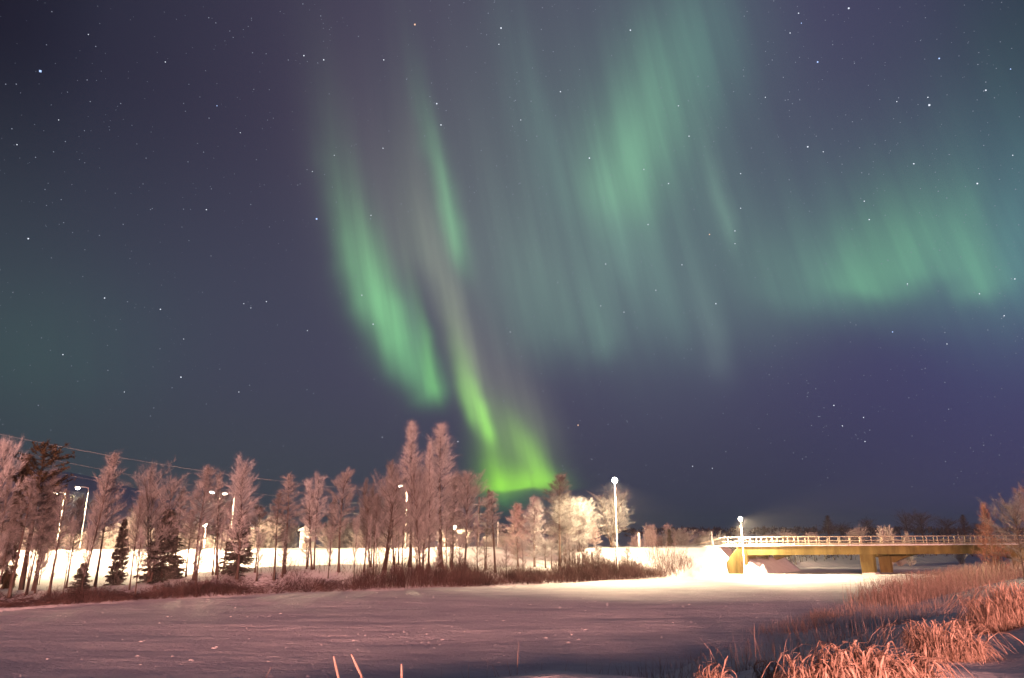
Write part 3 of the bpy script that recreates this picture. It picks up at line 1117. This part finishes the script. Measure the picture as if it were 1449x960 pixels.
mb = MB()
hx = P(70, 700, 560).x
n = 1500
xs, ys = g0.uniform(hx - 260, hx + 330, n), g0.uniform(300, 540, n)
keepn = (noise2(xs, ys, 51, 3, .016) > -.05) & (ground(xs, ys) < 34)
xs, ys = xs[keepn], ys[keepn]
zs = ground(xs, ys)
for x, y, z in zip(xs, ys, zs):
    h, w = g0.uniform(3, 6), g0.uniform(1.0, 1.8)
    b_ = np.stack([x + g0.normal(0, w * .5, 9), y + g0.normal(0, w * .5, 9), z + g0.uniform(0, h * .55, 9)], 1)
    mb.spikes(b_, b_ + np.stack([g0.normal(0, .3, 9), g0.normal(0, .3, 9), np.full(9, h * .45)], 1), g0.uniform(.7, 1.6, 9), g0)
n = 2600
xs, ys = g0.uniform(-330, 560, n), g0.uniform(230, 420, n)
zs = ground(xs, ys)
for x, y, z in zip(xs, ys, zs):
    h, w = g0.uniform(1.0, 3.2), g0.uniform(1.0, 2.0)
    b_ = np.stack([x + g0.normal(0, w * .5, 8), y + g0.normal(0, w * .5, 8), z + g0.uniform(0, h * .55, 8)], 1)
    mb.spikes(b_, b_ + np.stack([g0.normal(0, .4, 8), g0.normal(0, .4, 8), np.full(8, h * .45)], 1), g0.uniform(.4, 1.0, 8), g0)
tag(mb.build('distant_forest', MAT['twig_dark']), 'dim forest on the far plain and the snowy hill', 'forest', kind='stuff')

# willow thicket along the far bank
mb = MB()
n = 30000
u = g0.uniform(-52, 22.5, n)
off = g0.gamma(2.2, .95, n) + .25
fy = np.interp(u, FAR[:, 0], FAR[:, 1])
ys = fy + off * 1.05
dens = noise2(u, ys, 61, 3, .22)
ok = (dens > g0.uniform(-.9, .15, n)) & (off < np.where(u < -24, 4.5, 7.5)) & (g0.random(n) < sstep(22.5, 15, u) + .25)
u, ys, off, dens = u[ok], ys[ok], off[ok], dens[ok]
zs = ground(u, ys)
hh = (.55 + 1.15 * g0.random(len(u)) ** 1.3) * (.75 + .6 * dens) * (.62 + .76 * sstep(-31, -16, u)) * np.clip(.95 + 1.3 * noise2(u, ys, 67, 2, .16), .25, 1.7)
b_ = np.stack([u, ys, zs - .05], 1)
t_ = b_ + np.stack([g0.normal(0, .28, len(u)), g0.normal(0, .28, len(u)), hh], 1)
mb.spikes(b_, t_, g0.uniform(.02, .045, len(u)), g0)
for q in (.45, .62, .78):
    m_ = b_ + (t_ - b_) * q
    mb.spikes(m_, m_ + np.stack([g0.normal(0, .22, len(u)), g0.normal(0, .22, len(u)), hh * g0.uniform(.15, .4, len(u))], 1), g0.uniform(.014, .03, len(u)), g0)
tag(mb.build('willow_thicket', MAT['brush']), 'dark brown willow thicket along the foot of the far bank', 'thicket', kind='stuff')


# crusted lumps of blown snow on the ice
mb = MB()
n = 5200
xs, ys = g0.uniform(-46, 30, n), 22 + 62 * g0.random(n) ** 1.3
ok = (side(NEAR, xs, ys, -1) < -.4) & (side(FAR, xs, ys, 1) < -.3) & (noise2(xs * .35, ys, 81, 3, .3) > g0.uniform(-.4, .7, n))
xs, ys = xs[ok], ys[ok]
zs = ice_z(xs, ys)
vs_, fs = [], []
for x, y, z in zip(xs, ys, zs):
    a, b, c = g0.uniform(.05, .22), g0.uniform(.05, .14), .012 + .04 * g0.random() ** 2
    o_ = len(vs_)
    vs_ += [(x - a, y, z - .02), (x, y - b, z - .02), (x + a, y, z - .02), (x, y + b, z - .02), (x + g0.normal(0, .03), y + g0.normal(0, .02), z + c)]
    fs += [(o_, o_ + 1, o_ + 4), (o_ + 1, o_ + 2, o_ + 4), (o_ + 2, o_ + 3, o_ + 4), (o_ + 3, o_, o_ + 4)]
mb.add(vs_, fs)
tag(mb.build('snow_crust', MAT['snow']), 'small crusted lumps of blown snow scattered over the river ice', 'snow', kind='stuff')


# ------------------------------------------------------------------ reeds and grass on the near bank
def blades(mb, xs, ys, h, w, bend, g, seg=3):
    """Upright blades that lean and droop (three-sided strips of quads, vectorised)."""
    n_ = len(xs)
    zs_ = ground(xs, ys)
    a = g.uniform(0, 2 * np.pi, n_)
    fa = g.uniform(0, 2 * np.pi, n_)
    sd = np.stack([np.cos(fa), np.sin(fa), np.zeros(n_)], 1)
    rows = []
    for i in range(seg + 1):
        t = i / seg
        c = np.stack([xs + np.cos(a) * bend * t * t, ys + np.sin(a) * bend * t * t, zs_ - .03 + h * t - .25 * bend * t ** 3], 1)
        ww = (w * (1 - .75 * t) / 2)[:, None]
        rows += [c - sd * ww, c + sd * ww]
    vv = np.stack(rows, 1)
    k = (seg + 1) * 2
    mb.v.append(vv.reshape(-1, 3))
    s0 = mb.n
    for j in range(n_):
        o_ = s0 + j * k
        for i in range(seg):
            mb.f.append((o_ + 2 * i, o_ + 2 * i + 1, o_ + 2 * i + 3, o_ + 2 * i + 2))
    mb.n += n_ * k


def near_band(n_, x0, x1, s0, s1, g):
    x = g.uniform(x0, x1, n_)
    s = g.uniform(s0, s1, n_)
    f = np.interp(x, NEAR[:, 0], NEAR[:, 1])
    gr = (np.interp(x + 1.5, NEAR[:, 0], NEAR[:, 1]) - np.interp(x - 1.5, NEAR[:, 0], NEAR[:, 1])) / 3
    return x, f - s * np.sqrt(1 + gr * gr), s


mb = MB()
x, y, s = near_band(12000, 24, 66, -2.0, 3.6, g0)
k = (noise2(x, y, 71, 3, .16) > g0.uniform(-.7, .5, len(x))) & (g0.random(len(x)) < sstep(24, 31, x) + .05)
x, y, s = x[k], y[k], s[k]
blades(mb, x, y, g0.uniform(.9, 2.3, len(x)) * np.where(s > 2.4, .6, 1), g0.uniform(.012, .06, len(x)), g0.gamma(2, .16, len(x)), g0)
x, y, s = near_band(5200, 13, 26, -1.5, 2.2, g0)
k = noise2(x, y, 73, 3, .3) > g0.uniform(-.2, .7, len(x))
x, y = x[k], y[k]
blades(mb, x, y, g0.uniform(.25, .8, len(x)), g0.uniform(.012, .03, len(x)), g0.gamma(2, .1, len(x)), g0)
tag(mb.build('lakeside_reeds', MAT['reed']), 'frosted reeds standing along the near river edge towards the bridge', 'reeds', kind='stuff')
mb = MB()
x, y, s = near_band(15000, -8, 40, -.8, 9, g0)
k = noise2(x, y, 75, 3, .3) > g0.uniform(-.6, .8, len(x))
x, y = x[k], y[k]
blades(mb, x, y, .2 + .8 * g0.random(len(x)) ** 1.6, g0.uniform(.008, .020, len(x)), g0.gamma(2, .11, len(x)), g0)
tag(mb.build('sparse_sedge', MAT['reed']), 'sparse thin sedge poking from the shaded snow of the near bank', 'sedge', kind='stuff')


def tuft(seed, R, h, nblade, loc, label):
    """A clump of frosted grass whose long blades arch over and hang."""
    r = random.Random(seed)
    mb = MB()
    vs_, fs = [], []
    nb_ = int(nblade * 1.0)
    for i in range(nb_):
        a = r.uniform(0, 6.283)
        rad = R * .5 * math.sqrt(r.random())
        bx, by = rad * math.cos(a), rad * math.sin(a)
        da = a + r.gauss(0, .8)
        kind_ = r.random()
        hb = h * r.uniform(.35, .95) * (1 - .3 * rad / R)
        reach = r.uniform(.15, .8) * R * .7
        droop = r.uniform(.5, 1.3) * hb
        w = r.uniform(.004, .010) if r.random() < .8 else r.uniform(.010, .018)
        if kind_ > .93:                                 # tall blade arching right over
            hb, reach, droop, w = h * r.uniform(1.0, 1.35), R * r.uniform(.5, 1.0), h * r.uniform(.8, 1.5), r.uniform(.012, .022)
        elif kind_ > .80:                               # stiff upright blade
            hb, droop, reach, w = h * r.uniform(.7, 1.2), 0, R * r.uniform(.05, .3), r.uniform(.01, .026)
        fa = da + math.pi / 2 + r.gauss(0, .5)
        sx, sy = math.cos(fa), math.sin(fa)
        o_ = len(vs_)
        seg = 8
        k1, k2 = r.gauss(0, .05), r.gauss(0, .05)
        for j in range(seg + 1):
            t = j / seg
            out = reach * t ** 1.4
            z = hb * math.sin(min(1, t * 1.3) * math.pi / 2) - droop * max(0, t - .5) ** 1.5 * 2.6
            ww = w * (1.0 - .65 * t ** 2) / 2 * (1 + .3 * math.sin(9 * t + i))
            cx = bx + out * math.cos(da) + k1 * math.sin(6 * t)
            cy = by + out * math.sin(da) + k2 * math.sin(5 * t)
            zz = max(.012, z) - (.08 if j == 0 else 0)
            vs_ += [(cx - sx * ww, cy - sy * ww, zz), (cx + sx * ww, cy + sy * ww, zz + w * .2)]
        for j in range(seg):
            fs.append((o_ + 2 * j, o_ + 2 * j + 1, o_ + 2 * j + 3, o_ + 2 * j + 2))
    mb.add(vs_, fs)
    o = mb.build('grass_tuft', MAT['grass'])
    o.location = loc
    # a few seed stalks rise out of it
    for i in range(r.randint(0, 1)):
        st = MB()
        a, l_ = r.uniform(0, 6.28), h * r.uniform(.95, 1.2)
        bx, by = r.gauss(0, R * .25), r.gauss(0, R * .25)
        lean = r.uniform(.05, .35)
        pts = [(bx, by, 0), (bx + math.cos(a) * lean * .4 * l_, by + math.sin(a) * lean * .4 * l_, l_ * .6), (bx + math.cos(a) * lean * l_, by + math.sin(a) * lean * l_, l_)]
        st.tube(pts, [.006, .006, .009], 4)
        e = Vector(pts[2])
        st.tube([e, e + Vector((math.cos(a) * .03, math.sin(a) * .03, .07)), e + Vector((math.cos(a) * .07, math.sin(a) * .07, .12))], [.009, .013, .004], 5)
        st.build('seed_stalk', MAT['grass'], o)
    tag(o, label, 'grass tuft', 'frosted grass tufts on the near bank')
    return o


def spot(px, py):
    """Where the line of sight through a photo point meets the ground."""
    d = ray(px, py)
    t = 1.0
    while t < 140:
        if ZC + d.z * t < gz(d.x * t, d.y * t):
            break
        t += .1
    return Vector((d.x * t, d.y * t, gz(d.x * t, d.y * t)))


for i, (px, py, wpx, hpx, nb, lab) in enumerate([
    (1150, 985, 75, 72, 500, 'drooping frosted grass tuft at the bottom edge, leftmost of the big tufts'),
    (1215, 990, 100, 100, 900, 'largest frosted grass tuft at the bottom edge, with the tallest tip'),
    (1282, 978, 85, 70, 700, 'wide frosted grass tuft at the bottom edge beside the path'),
    (1345, 935, 95, 66, 900, 'rounded frosted grass tuft beside the dark strip of path snow'),
    (1312, 915, 60, 46, 350, 'small tuft with thin arching blades behind the rounded tuft'),
    (1378, 898, 50, 38, 300, 'small pointed tuft between the rounded tuft and the right edge'),
    (1420, 893, 80, 62, 700, 'tall grass tuft near the right edge above the path'),
    (1452, 880, 80, 70, 700, 'grass tuft cut by the right edge of the photo'),
    (1400, 868, 60, 30, 350, 'low spreading tuft behind the pointed one'),
    (1090, 965, 40, 36, 120, 'thin sparse tuft left of all the big tufts'),
    (1010, 968, 34, 34, 90, 'few frosted stalks in the shaded snow near the bottom centre'),
    (1440, 850, 60, 36, 350, 'farthest grass tuft at the right edge below the reeds'),
]):
    p = spot(px, py)
    k = p.y / F0
    tuft(200 + i, wpx * k * .8, hpx * k * (.55 if py > 970 else .6), nb, p, lab)

for px, py, bend, lab in ((472, 929, .05, 'left one of two frosted reed tips at the bottom centre'),
                          (497, 926, .09, 'curved right one of two frosted reed tips at the bottom centre'),
                          (568, 940, .01, 'single short reed tip at the bottom, right of the pair')):
    t = P(px, py, 6.2)
    z0 = gz(t.x, 6.2) - .1
    mb = MB()
    hh_ = t.z - z0
    mb.tube([(bend * 1.3, 0, 0), (bend * 1.25, 0, hh_ * .6), (bend, 0, hh_ - .16), (bend * .55, 0, hh_ - .09), (0, 0, hh_)], [.012, .0105, .0095, .010, .006], 7)
    o = mb.build('reed_stalk', MAT['reed'])
    o.location = (t.x, 6.2, z0)
    tag(o, lab, 'reed', 'frosted reed tips close to the camera')


# ------------------------------------------------------------------ street lamps
def street_lamp(px, head, y, arm, label, power, hpx=None, name='street_lamp', group='street lamps along the far road', loc=None, color=LAMP_COLOR, height=None, spread=166, tilt=0.0, globe=1.15, soft=.15, aim=None):
    """Pole with a short arm; the lamp hangs at its end. arm: metres towards -x."""
    if loc is None:
        p = P(px, head, y)
        z0 = gz(p.x, y) - .05
        loc, height = (p.x + arm, y, z0), p.z - z0
    root = empty(name, loc, label, 'street lamp', group)
    MB().tube([(0, 0, 0), (0, 0, .5), (0, 0, .52), (0, 0, height)], [.11, .11, .06, .04], 8).build('pole', MAT['steel'], root, True)
    if arm > .2:
        MB().tube([(0, 0, height - .05), (-arm * .35, 0, height + .12), (-arm + .25, 0, height + .16)], [.045, .04, .035], 6).build('arm', MAT['steel'], root, True)
    hd = MB()
    if arm < .2:
        hd.tube([(0, 0, height - .12), (0, 0, height), (0, 0, height + .06)], [.07, .12, .1], 8)
    else:
        hd.prism([(-arm + .35, -.13, height + .08), (-arm - .35, -.15, height + .10), (-arm - .32, -.12, height + .24), (-arm + .3, -.1, height + .22)], (0, .28, 0))
    ho = hd.build('lamp_head', MAT['steel'], root)
    bm = bmesh.new()
    bmesh.ops.create_uvsphere(bm, u_segments=14, v_segments=8, radius=1)
    for v in bm.verts:
        if arm < .2:                                    # globe on top of the pole, enlarged to imitate the lamp's bloom
            v.co = v.co * .22 * globe + Vector((0, 0, height + .05 + .2 * globe))
            continue
        v.co = Vector((v.co.x * .26 * globe - arm, v.co.y * .2 * globe, (v.co.z * .2 * globe if v.co.z < 0 else v.co.z * .02) + height + .055))
    lens = obj('lens', bm, MAT['lamp_glass'], ho)
    lens.visible_shadow = False
    ld = bpy.data.lights.new('lamp_light', 'SPOT' if spread < 180 else 'POINT')
    if spread < 180:                                    # cut-off luminaire: the light goes down, not up
        ld.spot_size, ld.spot_blend = math.radians(spread), .25
    ld.energy = power
    ld.color = color
    ld.shadow_soft_size = soft
    lo_ = bpy.data.objects.new('lamp_light', ld)
    COL.objects.link(lo_)
    lo_.parent = root
    lo_.location = (-arm, 0, height - .12 - .22 * globe) if arm > .2 else (0, 0, height + .05 + .2 * globe)
    lo_.rotation_euler = (math.radians(tilt), 0, 0) if aim is None else (math.radians(aim[0]), math.radians(aim[1]), 0)
    return root


Rp = LAMP_POWER
street_lamp(79, 698, 97, 1.25, 'street lamp half hidden behind the pine at the left', Rp)
street_lamp(110, 691, 97, 1.5, 'street lamp with a long arm right of the dark pine', Rp)
street_lamp(300, 697, 97, 1.1, 'left lamp of the close pair of lit street lamps', Rp)
street_lamp(318, 699, 97, 1.35, 'right lamp of the close pair of lit street lamps', Rp)
street_lamp(566, 688, 97, 1.0, 'lone lit street lamp in front of the big clump of trees', Rp)
street_lamp(870, 684, 87, .0, 'brightest and tallest street lamp, right of the frosted trees', Rp * 1.5, tilt=8, spread=154, globe=1.5)
street_lamp(1048, 738, 97, .0, 'short bright lamp at the left end of the bridge', Rp * 3.0, spread=174, aim=(0, -32), globe=1.25, name='path_lamp', group='short lamps')
street_lamp(643, 749, 106, .0, 'short glowing lamp low behind the trunks of the big clump', Rp * .3, name='path_lamp', group='short lamps')
street_lamp(289, 744, 100, .25, 'small low lamp just left of the close lamp pair', Rp * .15, name='path_lamp', group='short lamps')
for x, y, lab in ((-14, -92, 'sodium street lamp on the street behind the photographer, left of the path'), (12, -86, 'sodium street lamp on the street behind the photographer, right of the path')):
    street_lamp(0, 0, 0, 1.2, lab, STREET_POWER, name='street_lamp', group='street lamps behind the photographer', loc=(x, y, gz(x, y) - .05), color=STREET_COLOR, height=13.4, spread=180, soft=3.0)

# short white posts by the road
for px, top, y, w, lab in ((705, 738, 100, .13, 'short thick white post left of the pale frosted trees'),
                           (904, 754, 98, .22, 'short white post at the field edge right of the broad frosted tree'),
                           (1007, 752, 98, .13, 'thin white post at the field edge near the bridge')):
    p = P(px, top, y)
    z0 = gz(p.x, y) - .1
    root = empty('marker_post', (p.x, y, z0), lab, 'post', 'white posts along the road')
    hgt = p.z - z0
    MB().tube([(0, 0, 0), (0, 0, hgt * .93)], [w, w * .8], 8).build('shaft', MAT['steel'], root, True)
    MB().tube([(0, 0, hgt * .93), (0, 0, hgt * .97), (0, 0, hgt)], [w * .86, w * .8, w * .3], 8).build('snow_cap', MAT['snow'], root, True)

# lit hut behind the road
p0, p1 = P(424, 766, 108), P(441, 747, 108)
zb = gz((p0.x + p1.x) / 2, 108) - .2
hut = empty('roadside_hut', ((p0.x + p1.x) / 2, 108, zb), 'small pale hut lit up by the lamps behind the slim birches', 'hut')
w, h_ = (p1.x - p0.x) / 2, p1.z - zb
MB().box((-w, 0, 0), (w, 2.2, h_ - .45)).build('wall', MAT['wall'], hut)
MB().prism([(-w - .25, -.25, h_ - .44), (w + .25, -.25, h_ - .44), (w + .25, -.25, h_ - .28), (0, -.25, h_ + .3), (-w - .25, -.25, h_ - .28)], (0, 2.7, 0)).build('snowy_roof', MAT['snow'], hut)
MB().box((-.4, -.04, .1), (.4, -.004, 1.95)).build('door', MAT['wood'], hut)

# ------------------------------------------------------------------ power line
def power_pole(px, top, y, label, arms=3):
    p = P(px, top, y)
    z0 = gz(p.x, y) - .2
    root = empty('power_pole', (p.x, y, z0), label, 'power pole', 'poles of the power line')
    h = p.z - z0
    MB().tube([(0, 0, 0), (0, 0, h)], [.17, .11], 8).build('pole', MAT['wood'], root, True)
    ends = [Vector((p.x, y, p.z))]
    for k in range(arms):
        z = h - .12 * h * .62 * (k + .85) * (1 if arms > 1 else .5)
        z = h - (1.15 + 1.4 * k)
        ca = MB().box((-.75, -.07, z - .07), (1.05, .07, z + .07)).build('crossarm', MAT['steel'], root)
        for xx in (-.68, .98):
            MB().tube([(xx, 0, z - .07), (xx, 0, z - .2), (xx, 0, z - .42)], [.05, .09, .04], 6).build('insulator', MAT['steel'], ca, True)
            ends.append(Vector((p.x + xx, y, z0 + z - .42)))
    return ends


e0 = power_pole(-120, 588, 82, 'power pole of the line, outside the left edge of the photo')
e1 = power_pole(678, 703, 109, 'frosted power pole with three crossarms among the bare trees')
e2 = power_pole(836, 728, 236, 'power pole hidden behind the pale frosted trees')
e3 = power_pole(1155, 742, 400, 'distant thin power pole above the bridge railing', 1)


def wire(a, b, sag, label, rad):
    pts = []
    for i in range(25):
        t = i / 24
        q = a.lerp(b, t)
        q.z -= sag * 4 * t * (1 - t)
        pts.append(q)
    o = MB().tube(pts, rad, 4, False).build('power_wire', MAT['wire'])
    tag(o, label, 'wire', 'wires of the power line')


sags = [2.6, 2.9, 3.4, 3.0, 3.5, 3.1, 3.3]
pos = ['top', 'upper left', 'upper right', 'middle left', 'middle right', 'lower left', 'lower right']
for i in (0, 2, 4):
    wire(e0[i], e1[i], sags[i] * .7, 'frosted %s wire sagging from the left edge to the pole with three crossarms' % pos[i], .016 if i == 0 else .010)
for i in (0, 2, 4, 6):
    wire(e1[i], e2[i], sags[i], 'frosted %s wire running right from the pole with three crossarms' % pos[i], .02)
for i in (0, 1):
    wire(e2[i], e3[i], 3.0, 'faint %s wire above the pink trees beyond the field' % pos[i], .03)

# ------------------------------------------------------------------ stars
stars = [(57, 101, 3.2, 'b'), (587, 35, 2.6, 'o'), (709, 40, 2.4, 'w'), (706, 63, 1.5, 'w'), (430, 79, 1.8, 'w'), (458, 85, 1.8, 'w'), (543, 85, 1.7, 'w'),
         (618, 147, 2.2, 'w'), (624, 177, 2.0, 'w'), (448, 310, 2.8, 'b'), (340, 188, 1.2, 'w'), (292, 297, 1.7, 'w'), (40, 338, 2.0, 'w'), (148, 422, 1.8, 'w'),
         (227, 438, 1.8, 'w'), (377, 427, 1.5, 'w'), (345, 430, 1.2, 'w'), (355, 436, 1.2, 'w'), (435, 468, 1.4, 'w'), (256, 534, 2.0, 'w'), (338, 555, 1.4, 'w'),
         (89, 502, 1.6, 'w'), (176, 555, 1.2, 'w'), (260, 480, 1.2, 'w'), (125, 49, 1.2, 'w'), (234, 88, 1.4, 'w'), (24, 205, 1.4, 'w'), (83, 170, 1.2, 'w'),
         (307, 150, 1.3, 'b'), (528, 459, 1.8, 'w'), (512, 418, 1.6, 'w'), (818, 602, 2.2, 'o'), (648, 625, 1.8, 'w'), (541, 619, 1.3, 'w'), (883, 442, 1.4, 'w'),
         (857, 374, 1.5, 'w'), (1004, 332, 1.8, 'o'), (1013, 430, 1.8, 'w'), (911, 240, 1.5, 'w'), (975, 193, 1.6, 'w'), (834, 224, 2.2, 'w'), (793, 130, 1.8, 'w'),
         (892, 43, 2.0, 'w'), (1157, 88, 2.2, 'b'), (1201, 12, 2.4, 'w'), (1130, 19, 1.6, 'w'), (1315, 149, 2.8, 'w'), (1313, 138, 1.5, 'w'), (1329, 83, 2.0, 'b'),
         (1395, 128, 2.0, 'w'), (1143, 208, 2.2, 'w'), (1165, 215, 1.4, 'w'), (1293, 232, 1.9, 'w'), (1383, 260, 2.2, 'w'), (1223, 285, 1.6, 'w'), (1230, 311, 1.8, 'w'),
         (1269, 144, 1.4, 'w'), (1083, 138, 1.3, 'w'), (1048, 246, 1.5, 'w'), (1048, 295, 1.5, 'w'), (960, 150, 1.5, 'w'), (946, 260, 1.8, 'w'), (1263, 470, 1.6, 'b'),
         (1284, 402, 1.5, 'w'), (1436, 395, 1.7, 'w'), (1386, 416, 1.5, 'w'), (1180, 574, 1.7, 'w'), (1192, 603, 1.6, 'w'), (1222, 591, 1.6, 'w'), (1224, 625, 1.6, 'w'),
         (1340, 487, 1.4, 'w'), (1421, 447, 1.5, 'w'), (980, 660, 1.6, 'w'), (1008, 663, 1.4, 'w'), (928, 411, 1.4, 'w'), (965, 375, 1.5, 'w'), (850, 433, 1.4, 'w'),
         (1040, 327, 1.6, 'w'), (1040, 345, 1.3, 'w'), (917, 318, 1.5, 'w'), (542, 210, 1.5, 'w'), (442, 243, 1.2, 'w'), (473, 220, 1.1, 'w'), (525, 305, 1.4, 'w'),
         (722, 470, 1.2, 'w'), (737, 170, 1.4, 'w'), (789, 400, 1.2, 'w'), (1433, 220, 1.4, 'w'), (1430, 98, 1.4, 'b'), (1118, 47, 1.5, 'w'), (1134, 33, 1.3, 'b')]
rs = random.Random(19)
star_me = {}
mats = {'w': mat('white_star', (0, 0, 0), emit=((.82, .88, 1), 1.3)), 'b': mat('blue_star', (0, 0, 0), emit=((.42, .58, 1), 1.6)), 'o': mat('orange_star', (0, 0, 0), emit=((1, .6, .4), 1.3)),
        'f': mat('faint_star', (0, 0, 0), emit=((.7, .78, 1), .42))}
cloud = {k: MB() for k in mats}
RS = 4500.0


def star(px, py, size, c):
    d = ray(px, py).normalized()
    p = d * RS
    r = RS / F0 * .5 * size
    a = d.orthogonal().normalized()
    b = d.cross(a)
    vs_ = [p + a * r, p - a * r, p + b * r, p - b * r, p + d * r, p - d * r]
    cloud[c].add([tuple(q + Vector((0, 0, ZC))) for q in vs_], [(0, 2, 4), (2, 1, 4), (1, 3, 4), (3, 0, 4), (2, 0, 5), (1, 2, 5), (3, 1, 5), (0, 3, 5)])


for px, py, s_, c in stars:
    star(px, py, s_ * .95, c)
for i in range(3000):
    px, py = rs.uniform(-150, 1600), rs.uniform(-120, 690)
    if px < 620 and rs.random() < .4:
        continue
    star(px, py, .6 + .8 * rs.random() ** 2.5, 'f')
root = tag(cloud['w'].build('stars', mats['w']), 'white, bluish and orange stars scattered over the whole night sky', 'stars', kind='stuff')
for c, nm in (('b', 'blue_stars'), ('o', 'orange_stars'), ('f', 'faint_stars')):
    o = cloud[c].build(nm, mats[c], root)
    o['kind'] = 'stuff'

# ------------------------------------------------------------------ thin haze added to give the lamps their halos
hz = bpy.data.materials.new('halo_haze')
hz.use_nodes = True
ht = hz.node_tree
ht.nodes.clear()
hv = ht.nodes.new('ShaderNodeVolumePrincipled')
hv.inputs['Color'].default_value = (.92, .94, 1, 1)
hv.inputs['Density'].default_value = 0.0004
hv.inputs['Anisotropy'].default_value = 0.6
hout = ht.nodes.new('ShaderNodeOutputMaterial')
ht.links.new(hv.outputs[0], hout.inputs['Volume'])
o = MB().box((-2600, -320, -3), (2600, 3100, 62)).build('haze', hz)
o['kind'] = 'stuff'
o['label'] = 'thin haze added to the night air for the halos around the lamps'
